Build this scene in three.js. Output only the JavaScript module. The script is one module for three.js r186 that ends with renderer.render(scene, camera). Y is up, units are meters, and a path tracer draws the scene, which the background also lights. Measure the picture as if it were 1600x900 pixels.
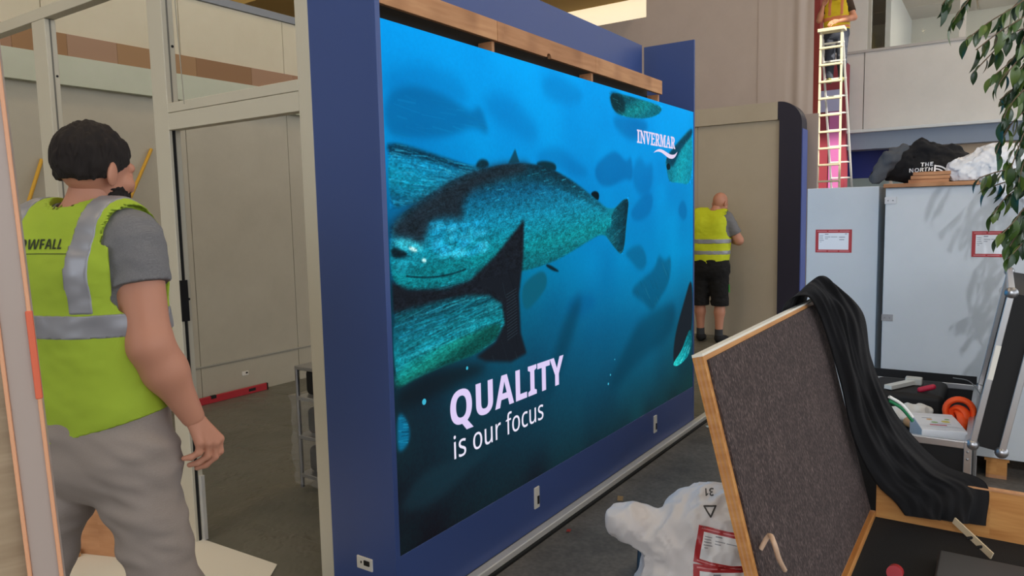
import * as THREE from 'three';
import { mergeGeometries } from 'three/addons/utils/BufferGeometryUtils.js';
import { RoundedBoxGeometry } from 'three/addons/geometries/RoundedBoxGeometry.js';
import { DecalGeometry } from 'three/addons/geometries/DecalGeometry.js';
import { RectAreaLightUniformsLib } from 'three/addons/lights/RectAreaLightUniformsLib.js';
import { createNoise3D } from 'simplex-noise';

// ---------------------------------------------------------------- camera, sky, sun, exposure
const scene = new THREE.Scene();
const camera = new THREE.PerspectiveCamera(43.19, 16 / 9, 0.05, 80);
camera.position.set(0, 1.55, 0);
camera.quaternion.setFromRotationMatrix(new THREE.Matrix4().makeBasis(
  new THREE.Vector3(0.55763, -0.02156, 0.82981), new THREE.Vector3(0.09349, 0.99493, -0.03697), new THREE.Vector3(-0.82481, 0.09819, 0.55682)));
const renderer = new THREE.WebGLRenderer();
renderer.toneMapping = THREE.LinearToneMapping;
renderer.toneMappingExposure = 0.96;
renderer.shadowMap.enabled = true;
RectAreaLightUniformsLib.init();
scene.background = new THREE.Color().setRGB(2.0, 2.1, 2.25);          // bright overcast sky outside the glazed sides of the hall
const sun = new THREE.DirectionalLight(0xfff0d8, 9);                   // reaches the hall only through the roof light above the ladder
sun.position.set(8.0, 13.2, 4.2); sun.target.position.set(14.2, 4.2, -2.6);
sun.castShadow = true; sun.shadow.radius = 3; sun.shadow.mapSize.set(2048, 2048);
Object.assign(sun.shadow.camera, { left: -16, right: 16, top: 16, bottom: -16, near: 0.5, far: 60 });
scene.add(sun, sun.target);

// ---------------------------------------------------------------- helpers
let seedv = 7;
const rnd = () => { seedv = (seedv + 0x6d2b79f5) | 0; let t = Math.imul(seedv ^ (seedv >>> 15), 1 | seedv); t = (t + Math.imul(t ^ (t >>> 7), 61 | t)) ^ t; return ((t ^ (t >>> 14)) >>> 0) / 4294967296; };
const n3 = createNoise3D(rnd);
const V = (x, y, z) => new THREE.Vector3(x, y, z);
const names = new Map();
const numbered = (n) => { const k = names.get(n) ?? 0; names.set(n, k + 1); return k ? n + '_' + String(k).padStart(3, '0') : n; };
function mesh(name, geo, mat, parent) { const m = new THREE.Mesh(geo, mat); m.name = parent ? name : numbered(name); m.castShadow = m.receiveShadow = true; (parent ?? scene).add(m); return m; }
function thing(name, label, category, pos = [0, 0, 0], turn = 0, group) {
  const g = new THREE.Group(); g.name = numbered(name); g.position.set(...pos); g.rotation.y = turn; g.userData = { label, category }; if (group) g.userData.group = group; scene.add(g); return g;
}
function tag(m, label, category, group) { Object.assign(m.userData, { label, category }); if (group) m.userData.group = group; return m; }
function struct(name, geo, mat) { const m = mesh(name, geo, mat); m.userData.kind = 'structure'; return m; }
function structGroup(name) { const g = new THREE.Group(); g.name = numbered(name); g.userData.kind = 'structure'; scene.add(g); return g; }
// box between two corners, uv in metres; r rounds its edges
function box(x0, x1, y0, y1, z0, z1, r = 0) {
  const w = x1 - x0, h = y1 - y0, d = z1 - z0;
  const g = r ? new RoundedBoxGeometry(w, h, d, 2, Math.min(r, w / 2.01, h / 2.01, d / 2.01)) : new THREE.BoxGeometry(w, h, d);
  g.translate((x0 + x1) / 2, (y0 + y1) / 2, (z0 + z1) / 2);
  return metres(g);
}
function metres(g) {
  const p = g.attributes.position, n = g.attributes.normal, u = new Float32Array(p.count * 2);
  for (let i = 0; i < p.count; i++) {
    const ax = Math.abs(n.getX(i)), ay = Math.abs(n.getY(i)), az = Math.abs(n.getZ(i));
    if (ax >= ay && ax >= az) { u[2 * i] = p.getZ(i); u[2 * i + 1] = p.getY(i); }
    else if (ay >= az) { u[2 * i] = p.getX(i); u[2 * i + 1] = p.getZ(i); }
    else { u[2 * i] = p.getX(i); u[2 * i + 1] = p.getY(i); }
  }
  g.setAttribute('uv', new THREE.BufferAttribute(u, 2)); return g;
}
function rod(a, b, r, r2 = r, seg = 10) {
  const A = V(...a), B = V(...b), d = B.clone().sub(A), g = new THREE.CylinderGeometry(r2, r, d.length(), seg);
  g.applyQuaternion(new THREE.Quaternion().setFromUnitVectors(V(0, 1, 0), d.normalize())); g.translate((A.x + B.x) / 2, (A.y + B.y) / 2, (A.z + B.z) / 2); return g;
}
// a beam of rectangular section from a to b; side is the direction of its width
function beam(a, b, w, t, side) {
  const A = V(...a), B = V(...b), y = B.clone().sub(A), L = y.length(); y.normalize();
  const x = V(...side).sub(y.clone().multiplyScalar(V(...side).dot(y))).normalize(), z = x.clone().cross(y), g = new THREE.BoxGeometry(w, L, t);
  g.applyMatrix4(new THREE.Matrix4().makeBasis(x, y, z)); g.translate((A.x + B.x) / 2, (A.y + B.y) / 2, (A.z + B.z) / 2); return g;
}
const tube = (pts, r, seg = 24, rad = 6) => new THREE.TubeGeometry(new THREE.CatmullRomCurve3(pts.map((p) => V(...p))), seg, r, rad);
const merge = (...g) => mergeGeometries(g.map((q) => { const k = q.index ? q.toNonIndexed() : q; for (const a of Object.keys(k.attributes)) if (!['position', 'normal', 'uv'].includes(a)) k.deleteAttribute(a); return k; }));

// ---- tileable noise and textures
function lattice(n, s) { const a = new Float32Array(n * n); let q = s; for (let i = 0; i < a.length; i++) { q = (Math.imul(q, 1664525) + 1013904223) | 0; a[i] = (q >>> 8) / 16777216; } return (x, y) => { const X = Math.floor(x), Y = Math.floor(y), fx = x - X, fy = y - Y, sx = fx * fx * (3 - 2 * fx), sy = fy * fy * (3 - 2 * fy), m = (v) => ((v % n) + n) % n; const g = (i, j) => a[m(j) * n + m(i)]; return (g(X, Y) * (1 - sx) + g(X + 1, Y) * sx) * (1 - sy) + (g(X, Y + 1) * (1 - sx) + g(X + 1, Y + 1) * sx) * sy; }; }
const clamp01 = (v) => Math.min(1, Math.max(0, v));
function texture(size, fn, metresWide, srgb = true) {
  const d = new Uint8Array(size * size * 4);
  for (let y = 0; y < size; y++) for (let x = 0; x < size; x++) { const c = fn(x / size, y / size), o = (y * size + x) * 4; d[o] = clamp01(c[0]) * 255; d[o + 1] = clamp01(c[1] ?? c[0]) * 255; d[o + 2] = clamp01(c[2] ?? c[0]) * 255; d[o + 3] = 255; }
  const t = new THREE.DataTexture(d, size, size); t.wrapS = t.wrapT = THREE.RepeatWrapping; t.magFilter = THREE.LinearFilter; t.minFilter = THREE.LinearMipmapLinearFilter; if (srgb) t.colorSpace = THREE.SRGBColorSpace; t.repeat.set(1 / metresWide, 1 / metresWide); t.needsUpdate = true; return t;
}
const L8 = lattice(8, 3), L16 = lattice(16, 11), L32 = lattice(32, 5), L64 = lattice(64, 9), L128 = lattice(128, 21), L256 = lattice(256, 33);
const fbm = (u, v) => 0.4 * L8(u * 8, v * 8) + 0.25 * L16(u * 16, v * 16) + 0.17 * L32(u * 32, v * 32) + 0.1 * L64(u * 64, v * 64) + 0.08 * L128(u * 128, v * 128);
const mix3 = (a, b, t) => [a[0] + (b[0] - a[0]) * t, a[1] + (b[1] - a[1]) * t, a[2] + (b[2] - a[2]) * t];
const hex = (h) => [((h >> 16) & 255) / 255, ((h >> 8) & 255) / 255, (h & 255) / 255];
const mat = (color, roughness = 0.6, o = {}) => new THREE.MeshStandardMaterial({ color, roughness, ...o });

const concreteMap = texture(1024, (u, v) => { const f = fbm(u, v), s = L256(u * 256, v * 256), big = L8(u * 8 + 3, v * 8); let c = mix3(hex(0x5a554e), hex(0x8b847a), clamp01(f * 1.7 - 0.4)); c = mix3(c, hex(0x3f3d3a), clamp01(big * 2.2 - 1.5) * 0.5); return c.map((q) => q * (0.92 + 0.16 * s)); }, 3.2);
const concreteBump = texture(512, (u, v) => [fbm(u * 2, v * 2)], 1.2, false);
const filmMap = texture(512, (u, v) => { const f = fbm(u, v); return mix3(hex(0x5b5b51), hex(0x757368), f); }, 2.4);
const filmBump = texture(1024, (u, v) => { const w = fbm(u, v), r = Math.abs(L16(u * 16 + w * 2, v * 5 + w) - 0.5), r2 = Math.abs(L8(u * 3 + w, v * 8 + w * 1.5) - 0.5); return [clamp01(0.25 + r * 0.8 + r2 * 0.6)]; }, 2.2, false);
function woodTex(a, b, knots) { return texture(512, (u, v) => { const bend = L8(u * 2, v * 8) * 0.6, g = L64(u * 6, v * 64 + bend * 6), f = L256(u * 24, v * 256), k = knots ? Math.pow(clamp01(L8(u * 8 + 1, v * 8 + 4) * 1.5 - 0.62), 2) * 0.6 : 0; let c = mix3(hex(a), hex(b), clamp01(g * 0.8 + f * 0.35 - 0.1)); return mix3(c, hex(0x6b3f22), k); }, 0.9); }
const plyMap = woodTex(0xc08a5e, 0xd29f72, true), plyMapB = woodTex(0xb58056, 0xc8946a, true), pineMap = woodTex(0xb87a3d, 0xd39a58, false);
const edgeMap = texture(256, (u, v) => { const s = Math.floor(v * 9) % 2, f = L64(u * 64, v * 16); return mix3(hex(s ? 0x8a5a30 : 0xd0a067), hex(0xb5824c), f * 0.5); }, 0.03);
const carpetMap = texture(512, (u, v) => { const s = L256(u * 256, v * 50), t = L256(u * 200 + 40, v * 90), f = fbm(u, v); return mix3(hex(0x352b2b), hex(0x7d6c67), clamp01(s * t * 1.5 - 0.15 + (f - 0.5) * 0.35)); }, 0.45);
const heather = (a, b, m) => texture(256, (u, v) => mix3(hex(a), hex(b), clamp01(L128(u * 128, v * 60) * 0.6 + L256(u * 256, v * 256) * 0.5)), m);
const wallMap = (a, b) => texture(512, (u, v) => mix3(hex(a), hex(b), clamp01(fbm(u, v) * 1.3 - 0.15)), 2.5);
const weaveBump = texture(256, (u, v) => [0.5 + 0.25 * Math.sin(u * 402) + 0.25 * Math.sin(v * 402)], 0.06, false);

const M = {
  white: mat(0xcfc9b6, 0.45), whiteIn: mat(0xbdb9a6, 0.6), panel: new THREE.MeshStandardMaterial({ map: wallMap(0xb2ab98, 0xbeb7a4), roughness: 0.6 }),
  fascia: new THREE.MeshStandardMaterial({ map: wallMap(0xbcc0aa, 0xc5c8b3), roughness: 0.6 }), upper: new THREE.MeshStandardMaterial({ map: wallMap(0xc9bfa4, 0xd1c8af), roughness: 0.7 }),
  blue: mat(0x3d548f, 0.42), black: mat(0x0b0b0c, 0.7), rubber: mat(0x141414, 0.8),
  alu: mat(0xc9cacb, 0.38, { metalness: 0.85 }), aluPale: mat(0xdedcd6, 0.4, { metalness: 0.25 }), steel: mat(0xa9aaad, 0.35, { metalness: 0.9 }),
  concrete: new THREE.MeshStandardMaterial({ map: concreteMap, roughness: 0.75, bumpMap: concreteBump, bumpScale: 0.002 }),
  film: new THREE.MeshStandardMaterial({ map: filmMap, roughness: 0.42, bumpMap: filmBump, bumpScale: 0.03 }),
  ply: new THREE.MeshStandardMaterial({ map: plyMap, roughness: 0.7 }), plyB: new THREE.MeshStandardMaterial({ map: plyMapB, roughness: 0.7 }), pine: new THREE.MeshStandardMaterial({ map: pineMap, roughness: 0.55 }), plyEdge: new THREE.MeshStandardMaterial({ map: edgeMap, roughness: 0.8 }),
  carpet: new THREE.MeshStandardMaterial({ map: carpetMap, roughness: 0.95 }), plate: mat(0xe6e2d8, 0.35), crate: new THREE.MeshStandardMaterial({ map: wallMap(0xc6ccd0, 0xd0d5d8), roughness: 0.5 }),
  skin: mat(0xc98e74, 0.55), paper: mat(0xe9e6da, 0.8), red: mat(0xb3202b, 0.4), orange: mat(0xff5a1c, 0.6), yellow: mat(0xd9a52c, 0.5),
  hallWhite: new THREE.MeshStandardMaterial({ map: wallMap(0xd2d2cc, 0xdadad5), roughness: 0.8 }),
};
// ---------------------------------------------------------------- the hall
struct('floor', box(-8, 26, -0.2, 0, -13, 9), M.concrete);
{ // roof with one roof light above the ladder
  const g = structGroup('ceiling'), m = mat(0xc9c8c2, 0.9);
  mesh('slab', box(-8.2, 10.2, 7.6, 7.8, -13.2, 9.2), m, g); mesh('slab', box(12.3, 26.2, 7.6, 7.8, -13.2, 9.2), m, g);
  mesh('slab', box(10.2, 12.3, 7.6, 7.8, -13.2, -1.0), m, g); mesh('slab', box(10.2, 12.3, 7.6, 7.8, 1.8, 9.2), m, g);
}
{ // left end of the hall with a barred window high up
  const g = structGroup('wall_left');
  mesh('wall_surface', box(-8.2, 7.1, 0, 7.6, -13.2, -13), M.hallWhite, g); mesh('wall_surface', box(9.9, 26.2, 0, 7.6, -13.2, -13), M.hallWhite, g);
  mesh('wall_surface', box(7.1, 9.9, 0, 5.2, -13.2, -13), M.hallWhite, g); mesh('wall_surface', box(7.1, 9.9, 6.9, 7.6, -13.2, -13), M.hallWhite, g);
  const w = structGroup('window_1');
  for (let i = 0; i <= 7; i++) mesh('glazing_bar', box(7.1 + i * 0.4 - 0.03, 7.1 + i * 0.4 + 0.03, 5.2, 6.9, -13.06, -13), mat(0x77736c, 0.6), w);
  for (let j = 0; j <= 4; j++) mesh('glazing_bar', box(7.1, 9.9, 5.2 + j * 0.42 - 0.03, 5.2 + j * 0.42 + 0.03, -13.08, -13.02), mat(0x77736c, 0.6), w);
}
{ // glazed sides behind and to the right of the camera
  const frame = mat(0x9a9c9c, 0.5, { metalness: 0.4 }), low = mat(0xb9b7b0, 0.8);
  const a = structGroup('wall_right');
  mesh('parapet', box(-8, 26, 0, 0.9, 9, 9.2), low, a); mesh('lintel', box(-8, 26, 6.6, 7.6, 9, 9.2), low, a);
  for (let x = -8; x < 26; x += 2.4) mesh('mullion', box(x, x + 0.12, 0.9, 6.6, 9, 9.2), frame, a);
  const b = structGroup('wall_rear');
  mesh('parapet', box(-8.2, -8, 0, 0.9, -13, 9), low, b); mesh('lintel', box(-8.2, -8, 6.6, 7.6, -13, 9), low, b); mesh('wall_surface', box(-8.2, -8, 0.9, 6.6, -13, -4), M.hallWhite, b);
  for (let z = -4; z < 9; z += 2.4) mesh('mullion', box(-8.2, -8, 0.9, 6.6, z, z + 0.12), frame, b);
}
struct('wall_far', box(26, 26.2, 0, 7.6, -13, 9), M.hallWhite);
{ // ochre soffit over the stands at the back
  const soffit = structGroup('ceiling_soffit');
  mesh('soffit_slab', box(6.35, 9.42, 4.44, 4.6, -13, -4.2), mat(0xd9b264, 0.8), soffit);
}
{ // tall mauve-grey sheeted wall behind the far stand, with a lit clerestory opening
  const g = structGroup('wall_sheeted'), m = new THREE.MeshStandardMaterial({ map: wallMap(0xc0b1a7, 0xc9bab0), roughness: 0.75 });
  mesh('sheet', box(9.5, 9.56, 0, 4.2, -13, -2.6), m, g); mesh('sheet', box(9.5, 9.56, 4.2, 7.6, -4.12, -2.6), m, g); mesh('sheet', box(9.5, 9.56, 5.3, 7.6, -13, -4.12), m, g);
  const fold = new THREE.PlaneGeometry(0.9, 7.6, 60, 30), p = fold.attributes.position;             // the loose end hangs in folds
  for (let i = 0; i < p.count; i++) { const u = p.getX(i) / 0.9 + 0.5, v = p.getY(i) / 7.6 + 0.5; p.setXYZ(i, 9.5 - 0.02 * u * u * (Math.sin(u * 17 + v * 3) + 0.5 * Math.sin(u * 31 - v * 5)) - 0.012, v * 7.6, -2.62 + u * 0.655); }
  fold.computeVertexNormals(); mesh('hanging_sheet', fold, new THREE.MeshStandardMaterial({ color: 0xc4b5ab, roughness: 0.7, side: THREE.DoubleSide }), g);
  const w = structGroup('window_2');
  mesh('lit_window_pane', box(9.7, 9.72, 4.2, 5.3, -7, -4.12), new THREE.MeshStandardMaterial({ color: 0xf4ecd8, emissive: 0xfff0cc, emissiveIntensity: 0.75, roughness: 0.6 }), w);
}
// ---- unseen lamps added under the roof to brighten the hall: glowing panel and a light of the same size
const lampGlow = new THREE.MeshStandardMaterial({ color: 0xffffff, emissive: 0xffe9c8, emissiveIntensity: 3 }), lampCase = mat(0xb8b8b4, 0.5);
for (const [x, z] of [[-3, -8], [-3, -3], [1.2, -7.5], [1.2, -3.2], [1.2, 1.5], [5.4, -2.6], [5.4, 2.4], [11, -6], [12.4, 2.6], [13.6, -0.4], [11.4, 5], [16, 3], [20, -3]]) {
  const t = thing('hall_fill_lamp', 'flat white fill lamp added out of view under the hall roof', 'lamp', [x, 7.2, z], 0, 'added hall fill lamps');
  mesh('lamp_housing', box(-0.8, 0.8, 0.012, 0.1, -0.3, 0.3, 0.01), lampCase, t); mesh('lamp_diffuser', box(-0.76, 0.76, 0, 0.012, -0.26, 0.26), lampGlow, t);
  const l = new THREE.RectAreaLight(0xffdcae, 13, 1.5, 0.5); l.position.set(x, 7.19, z); l.lookAt(x, 0, z); scene.add(l);
}
{ // spot lamp high on the rear wall: throws the soft leaf shadows onto the crate
  const t = thing('spot_lamp', 'small spot lamp fixed high on the rear hall wall', 'lamp', [-7.4, 6.3, 0.75]);
  mesh('lamp_housing', box(-0.16, 0.0, -0.09, 0.09, -0.1, 0.1, 0.01), lampCase, t); mesh('lamp_diffuser', box(0.0, 0.012, -0.06, 0.06, -0.07, 0.07), lampGlow, t); mesh('lamp_bracket', box(-0.6, -0.16, -0.03, 0.03, -0.03, 0.03), lampCase, t);
  const l = new THREE.SpotLight(0xf2f6ff, 105, 0, 0.15, 0.7, 2); l.position.set(-7.36, 6.3, 0.75); l.target.position.set(4.85, 1.1, 0.05); l.castShadow = true; l.shadow.radius = 3; scene.add(l, l.target);
}
// ---------------------------------------------------------------- raised stand floor with its edge profile
struct('floor_platform', box(-4, 8.72, 0, 0.04, -9, -1.83), M.film);
{ const t = structGroup('trim_1'); mesh('edge_profile', box(-4, 7.4, 0.002, 0.041, -1.83, -1.785, 0.006), M.aluPale, t); mesh('edge_profile_foot', box(-4, 7.4, 0.0, 0.012, -1.785, -1.768), M.rubber, t); }
struct('floor_far', box(7.4, 9.5, 0, 0.03, -1.83, -1.2), M.concrete);

// ---------------------------------------------------------------- blue box wall that carries the video screen
{
  const t = thing('screen_wall', 'blue booth wall box with plywood battens above the video screen', 'wall panel', [1.9, 0.04, -1.83]);
  const o = (g) => g.translate(-1.9, -0.04, 1.83);
  mesh('end_panel', o(box(1.9, 1.925, 0.04, 2.74, -2.172, -1.83, 0.002)), M.blue, t);
  mesh('base_panel', o(box(1.925, 5.04, 0.04, 0.287, -1.85, -1.831, 0.002)), M.blue, t);
  mesh('back_panel', o(box(1.925, 4.93, 0.04, 2.735, -2.19, -2.172)), M.blue, t);
  mesh('far_panel', o(box(5.04, 5.06, 0.04, 2.745, -2.205, -1.83)), M.blue, t);
  const bx = [1.926, 2.652, 3.569, 4.484], mm = [M.ply, M.plyB, M.ply];
  for (let i = 0; i < 3; i++) {
    if (i !== 1) { mesh('plywood_batten', o(box(bx[i], bx[i + 1] - 0.002, 2.302, 2.387, -1.855, -1.836, 0.002)), mm[i], t); continue; }
    const s = new THREE.Shape(); s.moveTo(2.652, 2.302); s.lineTo(3.06, 2.302); s.absarc(3.08, 2.302, 0.02, Math.PI, 0, true); s.lineTo(3.567, 2.302); s.lineTo(3.567, 2.386); s.lineTo(2.652, 2.386);
    mesh('plywood_batten', o(metres(new THREE.ExtrudeGeometry(s, { depth: 0.019, bevelEnabled: false }).translate(0, 0, -1.855))), mm[i], t);
  }
  for (const x of [2.636, 3.553, 4.462]) mesh('plywood_rib', o(box(x, x + 0.02, 1.9, 2.302, -2.17, -1.858)), M.plyB, t);
  mesh('black_masking', o(box(1.93, 4.46, 2.05, 2.385, -1.94, -1.93)), M.black, t);
  const sock = (x0, x1, y0, y1) => { const s = mesh('socket_plate', o(box(x0, x1, y0, y1, -1.832, -1.824, 0.003)), M.plate, t); mesh('switch', o(box(x0 + 0.022, x0 + 0.036, y0 + 0.02, y0 + 0.06, -1.825, -1.821)), M.black, s); };
  sock(2.861, 2.905, 0.137, 0.243); sock(4.314, 4.36, 0.13, 0.243);
  const e = mesh('socket_plate', o(box(1.892, 1.9, 0.207, 0.257, -2.032, -1.95, 0.003)), M.plate, t);
  mesh('switch', o(box(1.888, 1.893, 0.228, 0.247, -1.99, -1.962)), M.black, e); mesh('earth_pin', o(box(1.889, 1.893, 0.232, 0.24, -2.008, -2.004)), M.black, e);
}
const ART = {"bgUL":[[3,176],[93,135],[240,147],[343,183],[385,147],[430,242],[353,210],[235,254],[87,265],[5,264]],"bgU2":[[7,118],[120,78],[243,82],[318,104],[335,161],[213,167],[92,166],[3,176]],"bgM":[[380,130],[506,106],[641,156],[695,209],[638,242],[535,212],[438,194]],"fish2":[[10,281],[85,285],[206,304],[357,326],[379,304],[417,323],[283,376],[176,411],[78,427],[10,442]],"fish2top":[[10,281],[85,285],[206,304],[357,326],[327,337],[206,325],[84,310],[9,308]],"main":[[8,475],[78,435],[177,391],[285,351],[402,324],[531,304],[711,303],[873,338],[1032,393],[1193,457],[1351,382],[1320,487],[1289,626],[1207,581],[1129,524],[980,559],[823,599],[701,618],[571,628],[419,635],[271,644],[114,643],[4,627]],"mainDark":[[8,475],[78,435],[177,391],[285,351],[402,324],[531,304],[654,302],[581,335],[431,363],[325,392],[281,435],[307,470],[226,460],[147,478],[132,531],[74,517],[11,505]],"mainBack":[[531,304],[711,303],[873,338],[1032,393],[1193,457],[1105,449],[916,394],[709,356],[496,357],[339,392],[432,346]],"mainTail":[[1182,454],[1351,382],[1320,487],[1289,626],[1207,581],[1118,523],[1197,502]],"dors1":[[514,308],[553,262],[575,301]],"dors2":[[348,329],[373,300],[415,302],[420,323]],"dors3":[[654,304],[704,287],[799,294],[782,328]],"adip":[[1018,390],[1057,375],[1096,385],[1085,417]],"eyeband":[[11,510],[74,508],[139,536],[107,545],[38,534]],"mouth":[[10,525],[61,536],[72,555],[8,555]],"gill":[[14,556],[119,554],[274,572],[346,585],[272,614],[116,614],[24,598]],"pelv":[[732,614],[813,647],[763,641],[709,618]],"lowBody":[[10,640],[114,644],[314,635],[403,661],[481,706],[496,775],[444,815],[349,840],[206,847],[79,859],[4,873]],"lowDark":[[7,609],[67,633],[216,647],[314,632],[438,572],[594,471],[586,581],[558,695],[563,814],[594,882],[508,894],[379,869],[334,848],[428,821],[479,773],[465,714],[402,683],[298,672],[189,675],[89,680],[8,686]],"lowBelly":[[7,818],[156,796],[322,778],[463,761],[451,806],[349,837],[206,847],[79,859],[4,875]],"smTail":[[569,677],[624,647],[708,629],[730,682],[659,726],[583,757]],"s1":[[1049,296],[1160,241],[1240,225],[1323,267],[1370,229],[1381,339],[1311,324],[1184,363],[1082,354]],"s2":[[1352,308],[1442,225],[1505,277],[1583,242],[1569,373],[1441,401]],"s3":[[701,34],[840,9],[970,37],[978,79],[838,105],[718,89]],"s4":[[674,269],[792,232],[919,276],[1034,315],[940,340],[790,303],[673,308]],"s5":[[1350,451],[1472,388],[1583,373],[1569,452],[1471,490],[1379,488]],"s6":[[1840,454],[1918,391],[1983,455],[1934,507]],"topR":[[1175,16],[1356,12],[1693,13],[1638,56],[1475,87],[1297,95],[1205,81]],"topRh":[[1175,16],[1282,14],[1326,51],[1298,90],[1205,81]],"topR2":[[1189,96],[1506,81],[1538,129],[1383,184],[1241,154]],"right":[[1707,236],[1779,191],[1932,116],[2038,68],[2040,336],[1855,327],[1750,329],[1728,276]],"rightD":[[1707,236],[1779,191],[1932,116],[2038,68],[2039,108],[1893,176],[1824,244],[1765,266]],"s7":[[1347,637],[1290,609],[1439,578],[1502,620],[1514,674],[1438,694]],"s8":[[1346,762],[1469,722],[1601,693],[1635,628],[1706,673],[1779,635],[1765,761],[1634,832],[1565,873],[1468,814],[1406,794]],"s9":[[1343,953],[1436,888],[1634,860],[1856,856],[1779,1019],[1434,1046],[1225,1133],[1144,1092]],"s10":[[686,1039],[773,887],[861,770],[962,725],[927,821],[813,958],[747,1052]],"s11":[[818,764],[930,722],[1073,759],[1022,800],[905,819]],"s12":[[1795,1109],[1825,998],[1936,865],[2043,740],[2046,1030],[1921,1131],[1825,1149]],"cyan":[[1795,1132],[1905,1092],[1953,1046],[2020,996],[2037,1074],[2004,1130],[1889,1155],[1818,1151]],"cyan2":[[11,921],[50,963],[52,1013],[18,1032],[5,1016]],"blk":[[-7,1172],[91,1099],[249,1111],[368,1118],[432,1117],[275,1164],[136,1207],[38,1189]],"dk1":[[7,873],[207,843],[441,890],[203,915],[52,931],[6,920]]};
// ---------------------------------------------------------------- the video screen and the picture it shows
function screenPicture() {
  const W = 2048, H = 1290, cv = document.createElement('canvas'); cv.width = W; cv.height = H; const c = cv.getContext('2d');
  const grid = [
    [[0, 166, 252], [0, 168, 252], [0, 166, 250], [0, 166, 250], [0, 168, 250]],
    [[0, 128, 196], [0, 152, 228], [0, 145, 220], [0, 142, 218], [0, 144, 214]],
    [[8, 62, 84], [0, 112, 152], [0, 128, 188], [0, 138, 200], [0, 142, 204]],
    [[20, 36, 46], [16, 62, 84], [10, 88, 122], [8, 102, 140], [14, 74, 96]],
    [[18, 22, 28], [20, 30, 38], [20, 46, 56], [22, 52, 60], [22, 48, 50]]];
  const im = c.createImageData(W, H);
  for (let y = 0; y < H; y++) for (let x = 0; x < W; x++) {
    const gx = x / W * 3.9999, gy = y / H * 3.9999, i = Math.floor(gx), j = Math.floor(gy), fx = gx - i, fy = gy - j, o = (y * W + x) * 4, n = (L16(x / 128, y / 128) - 0.5) * 14 + (L128(x / 6, y / 6) - 0.5) * 5;
    for (let k = 0; k < 3; k++) im.data[o + k] = Math.max(0, (grid[j][i][k] * (1 - fx) + grid[j][i + 1][k] * fx) * (1 - fy) + (grid[j + 1][i][k] * (1 - fx) + grid[j + 1][i + 1][k] * fx) * fy + (k ? n : 0));
    im.data[o + 3] = 255;
  }
  c.putImageData(im, 0, 0);
  const path = (p) => { c.beginPath(); const n = p.length, m = (a, b) => [(a[0] + b[0]) / 2, (a[1] + b[1]) / 2]; let s = m(p[n - 1], p[0]); c.moveTo(...s); for (let i = 0; i < n; i++) { const e = m(p[i], p[(i + 1) % n]); c.quadraticCurveTo(...p[i], ...e); } c.closePath(); };
  const sharp = (p) => { c.beginPath(); p.forEach((q, i) => (i ? c.lineTo(...q) : c.moveTo(...q))); c.closePath(); };
  const fill = (key, color, blur = 0, hard = false) => { c.save(); if (blur) c.filter = `blur(${blur}px)`; (hard ? sharp : path)(ART[key]); c.fillStyle = color; c.fill(); c.restore(); };
  const streaks = (key, n, colors, len, ang, wmax, alpha) => { c.save(); path(ART[key]); c.clip(); const xs = ART[key].map((p) => p[0]), ys = ART[key].map((p) => p[1]), x0 = Math.min(...xs), x1 = Math.max(...xs), y0 = Math.min(...ys), y1 = Math.max(...ys); for (let i = 0; i < n; i++) { const x = x0 + rnd() * (x1 - x0), y = y0 + rnd() * (y1 - y0), l = len * (0.4 + rnd()), a = ang + (rnd() - 0.5) * 0.25; c.globalAlpha = alpha * (0.3 + rnd() * 0.7); c.strokeStyle = colors[Math.floor(rnd() * colors.length)]; c.lineWidth = 1 + rnd() * wmax; c.beginPath(); c.moveTo(x, y); c.lineTo(x + l * Math.cos(a), y + l * Math.sin(a)); c.stroke(); } c.restore(); };
  const lin = (key, x0, y0, x1, y1, stops, blur = 0) => { c.save(); if (blur) c.filter = `blur(${blur}px)`; const g = c.createLinearGradient(x0, y0, x1, y1); stops.forEach(([t, s]) => g.addColorStop(t, s)); path(ART[key]); c.fillStyle = g; c.fill(); c.restore(); };
  for (const [k, a, b] of [['bgU2', 0.22, 18], ['bgM', 0.22, 18], ['s3', 0.2, 14], ['s4', 0.26, 12], ['s1', 0.4, 7], ['s2', 0.28, 11], ['s5', 0.32, 8], ['s6', 0.34, 7], ['topR2', 0.36, 11], ['s11', 0.22, 14]]) fill(k, `rgba(0,70,130,${a})`, b);
  fill('bgUL', 'rgba(0,92,150,0.6)', 9); streaks('bgUL', 70, ['#0a86c4', '#0474ae', '#0a93d0'], 70, 0.08, 4, 0.4);
  for (const [k, a, b] of [['s7', 0.32, 8], ['s8', 0.4, 9], ['s10', 0.5, 18], ['s9', 0.5, 20]]) fill(k, `rgba(6,50,70,${a})`, b);
  streaks('s8', 50, ['#2f7f96', '#0d4a60'], 60, 0.9, 4, 0.5);
  // fish at the left behind the large one
  lin('fish2', 200, 281, 170, 440, [[0, '#0a6a92'], [0.35, '#0d87b4'], [0.7, '#0b8aa8'], [1, '#0a5f80']], 3); fill('fish2top', 'rgba(5,48,72,0.85)', 4);
  streaks('fish2', 420, ['#1aa0d0', '#0a5f86', '#37b6dc', '#0c7a98'], 60, 0.1, 4, 0.5);
  // top right fish and right edge fish
  lin('topR', 1400, 12, 1430, 95, [[0, '#0b5666'], [0.5, '#0d8a92'], [1, '#0a6f80']], 2); fill('topRh', 'rgba(8,36,44,0.75)', 7); streaks('topR', 80, ['#45c0c4', '#063c46'], 40, 0.2, 3, 0.5);
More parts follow.
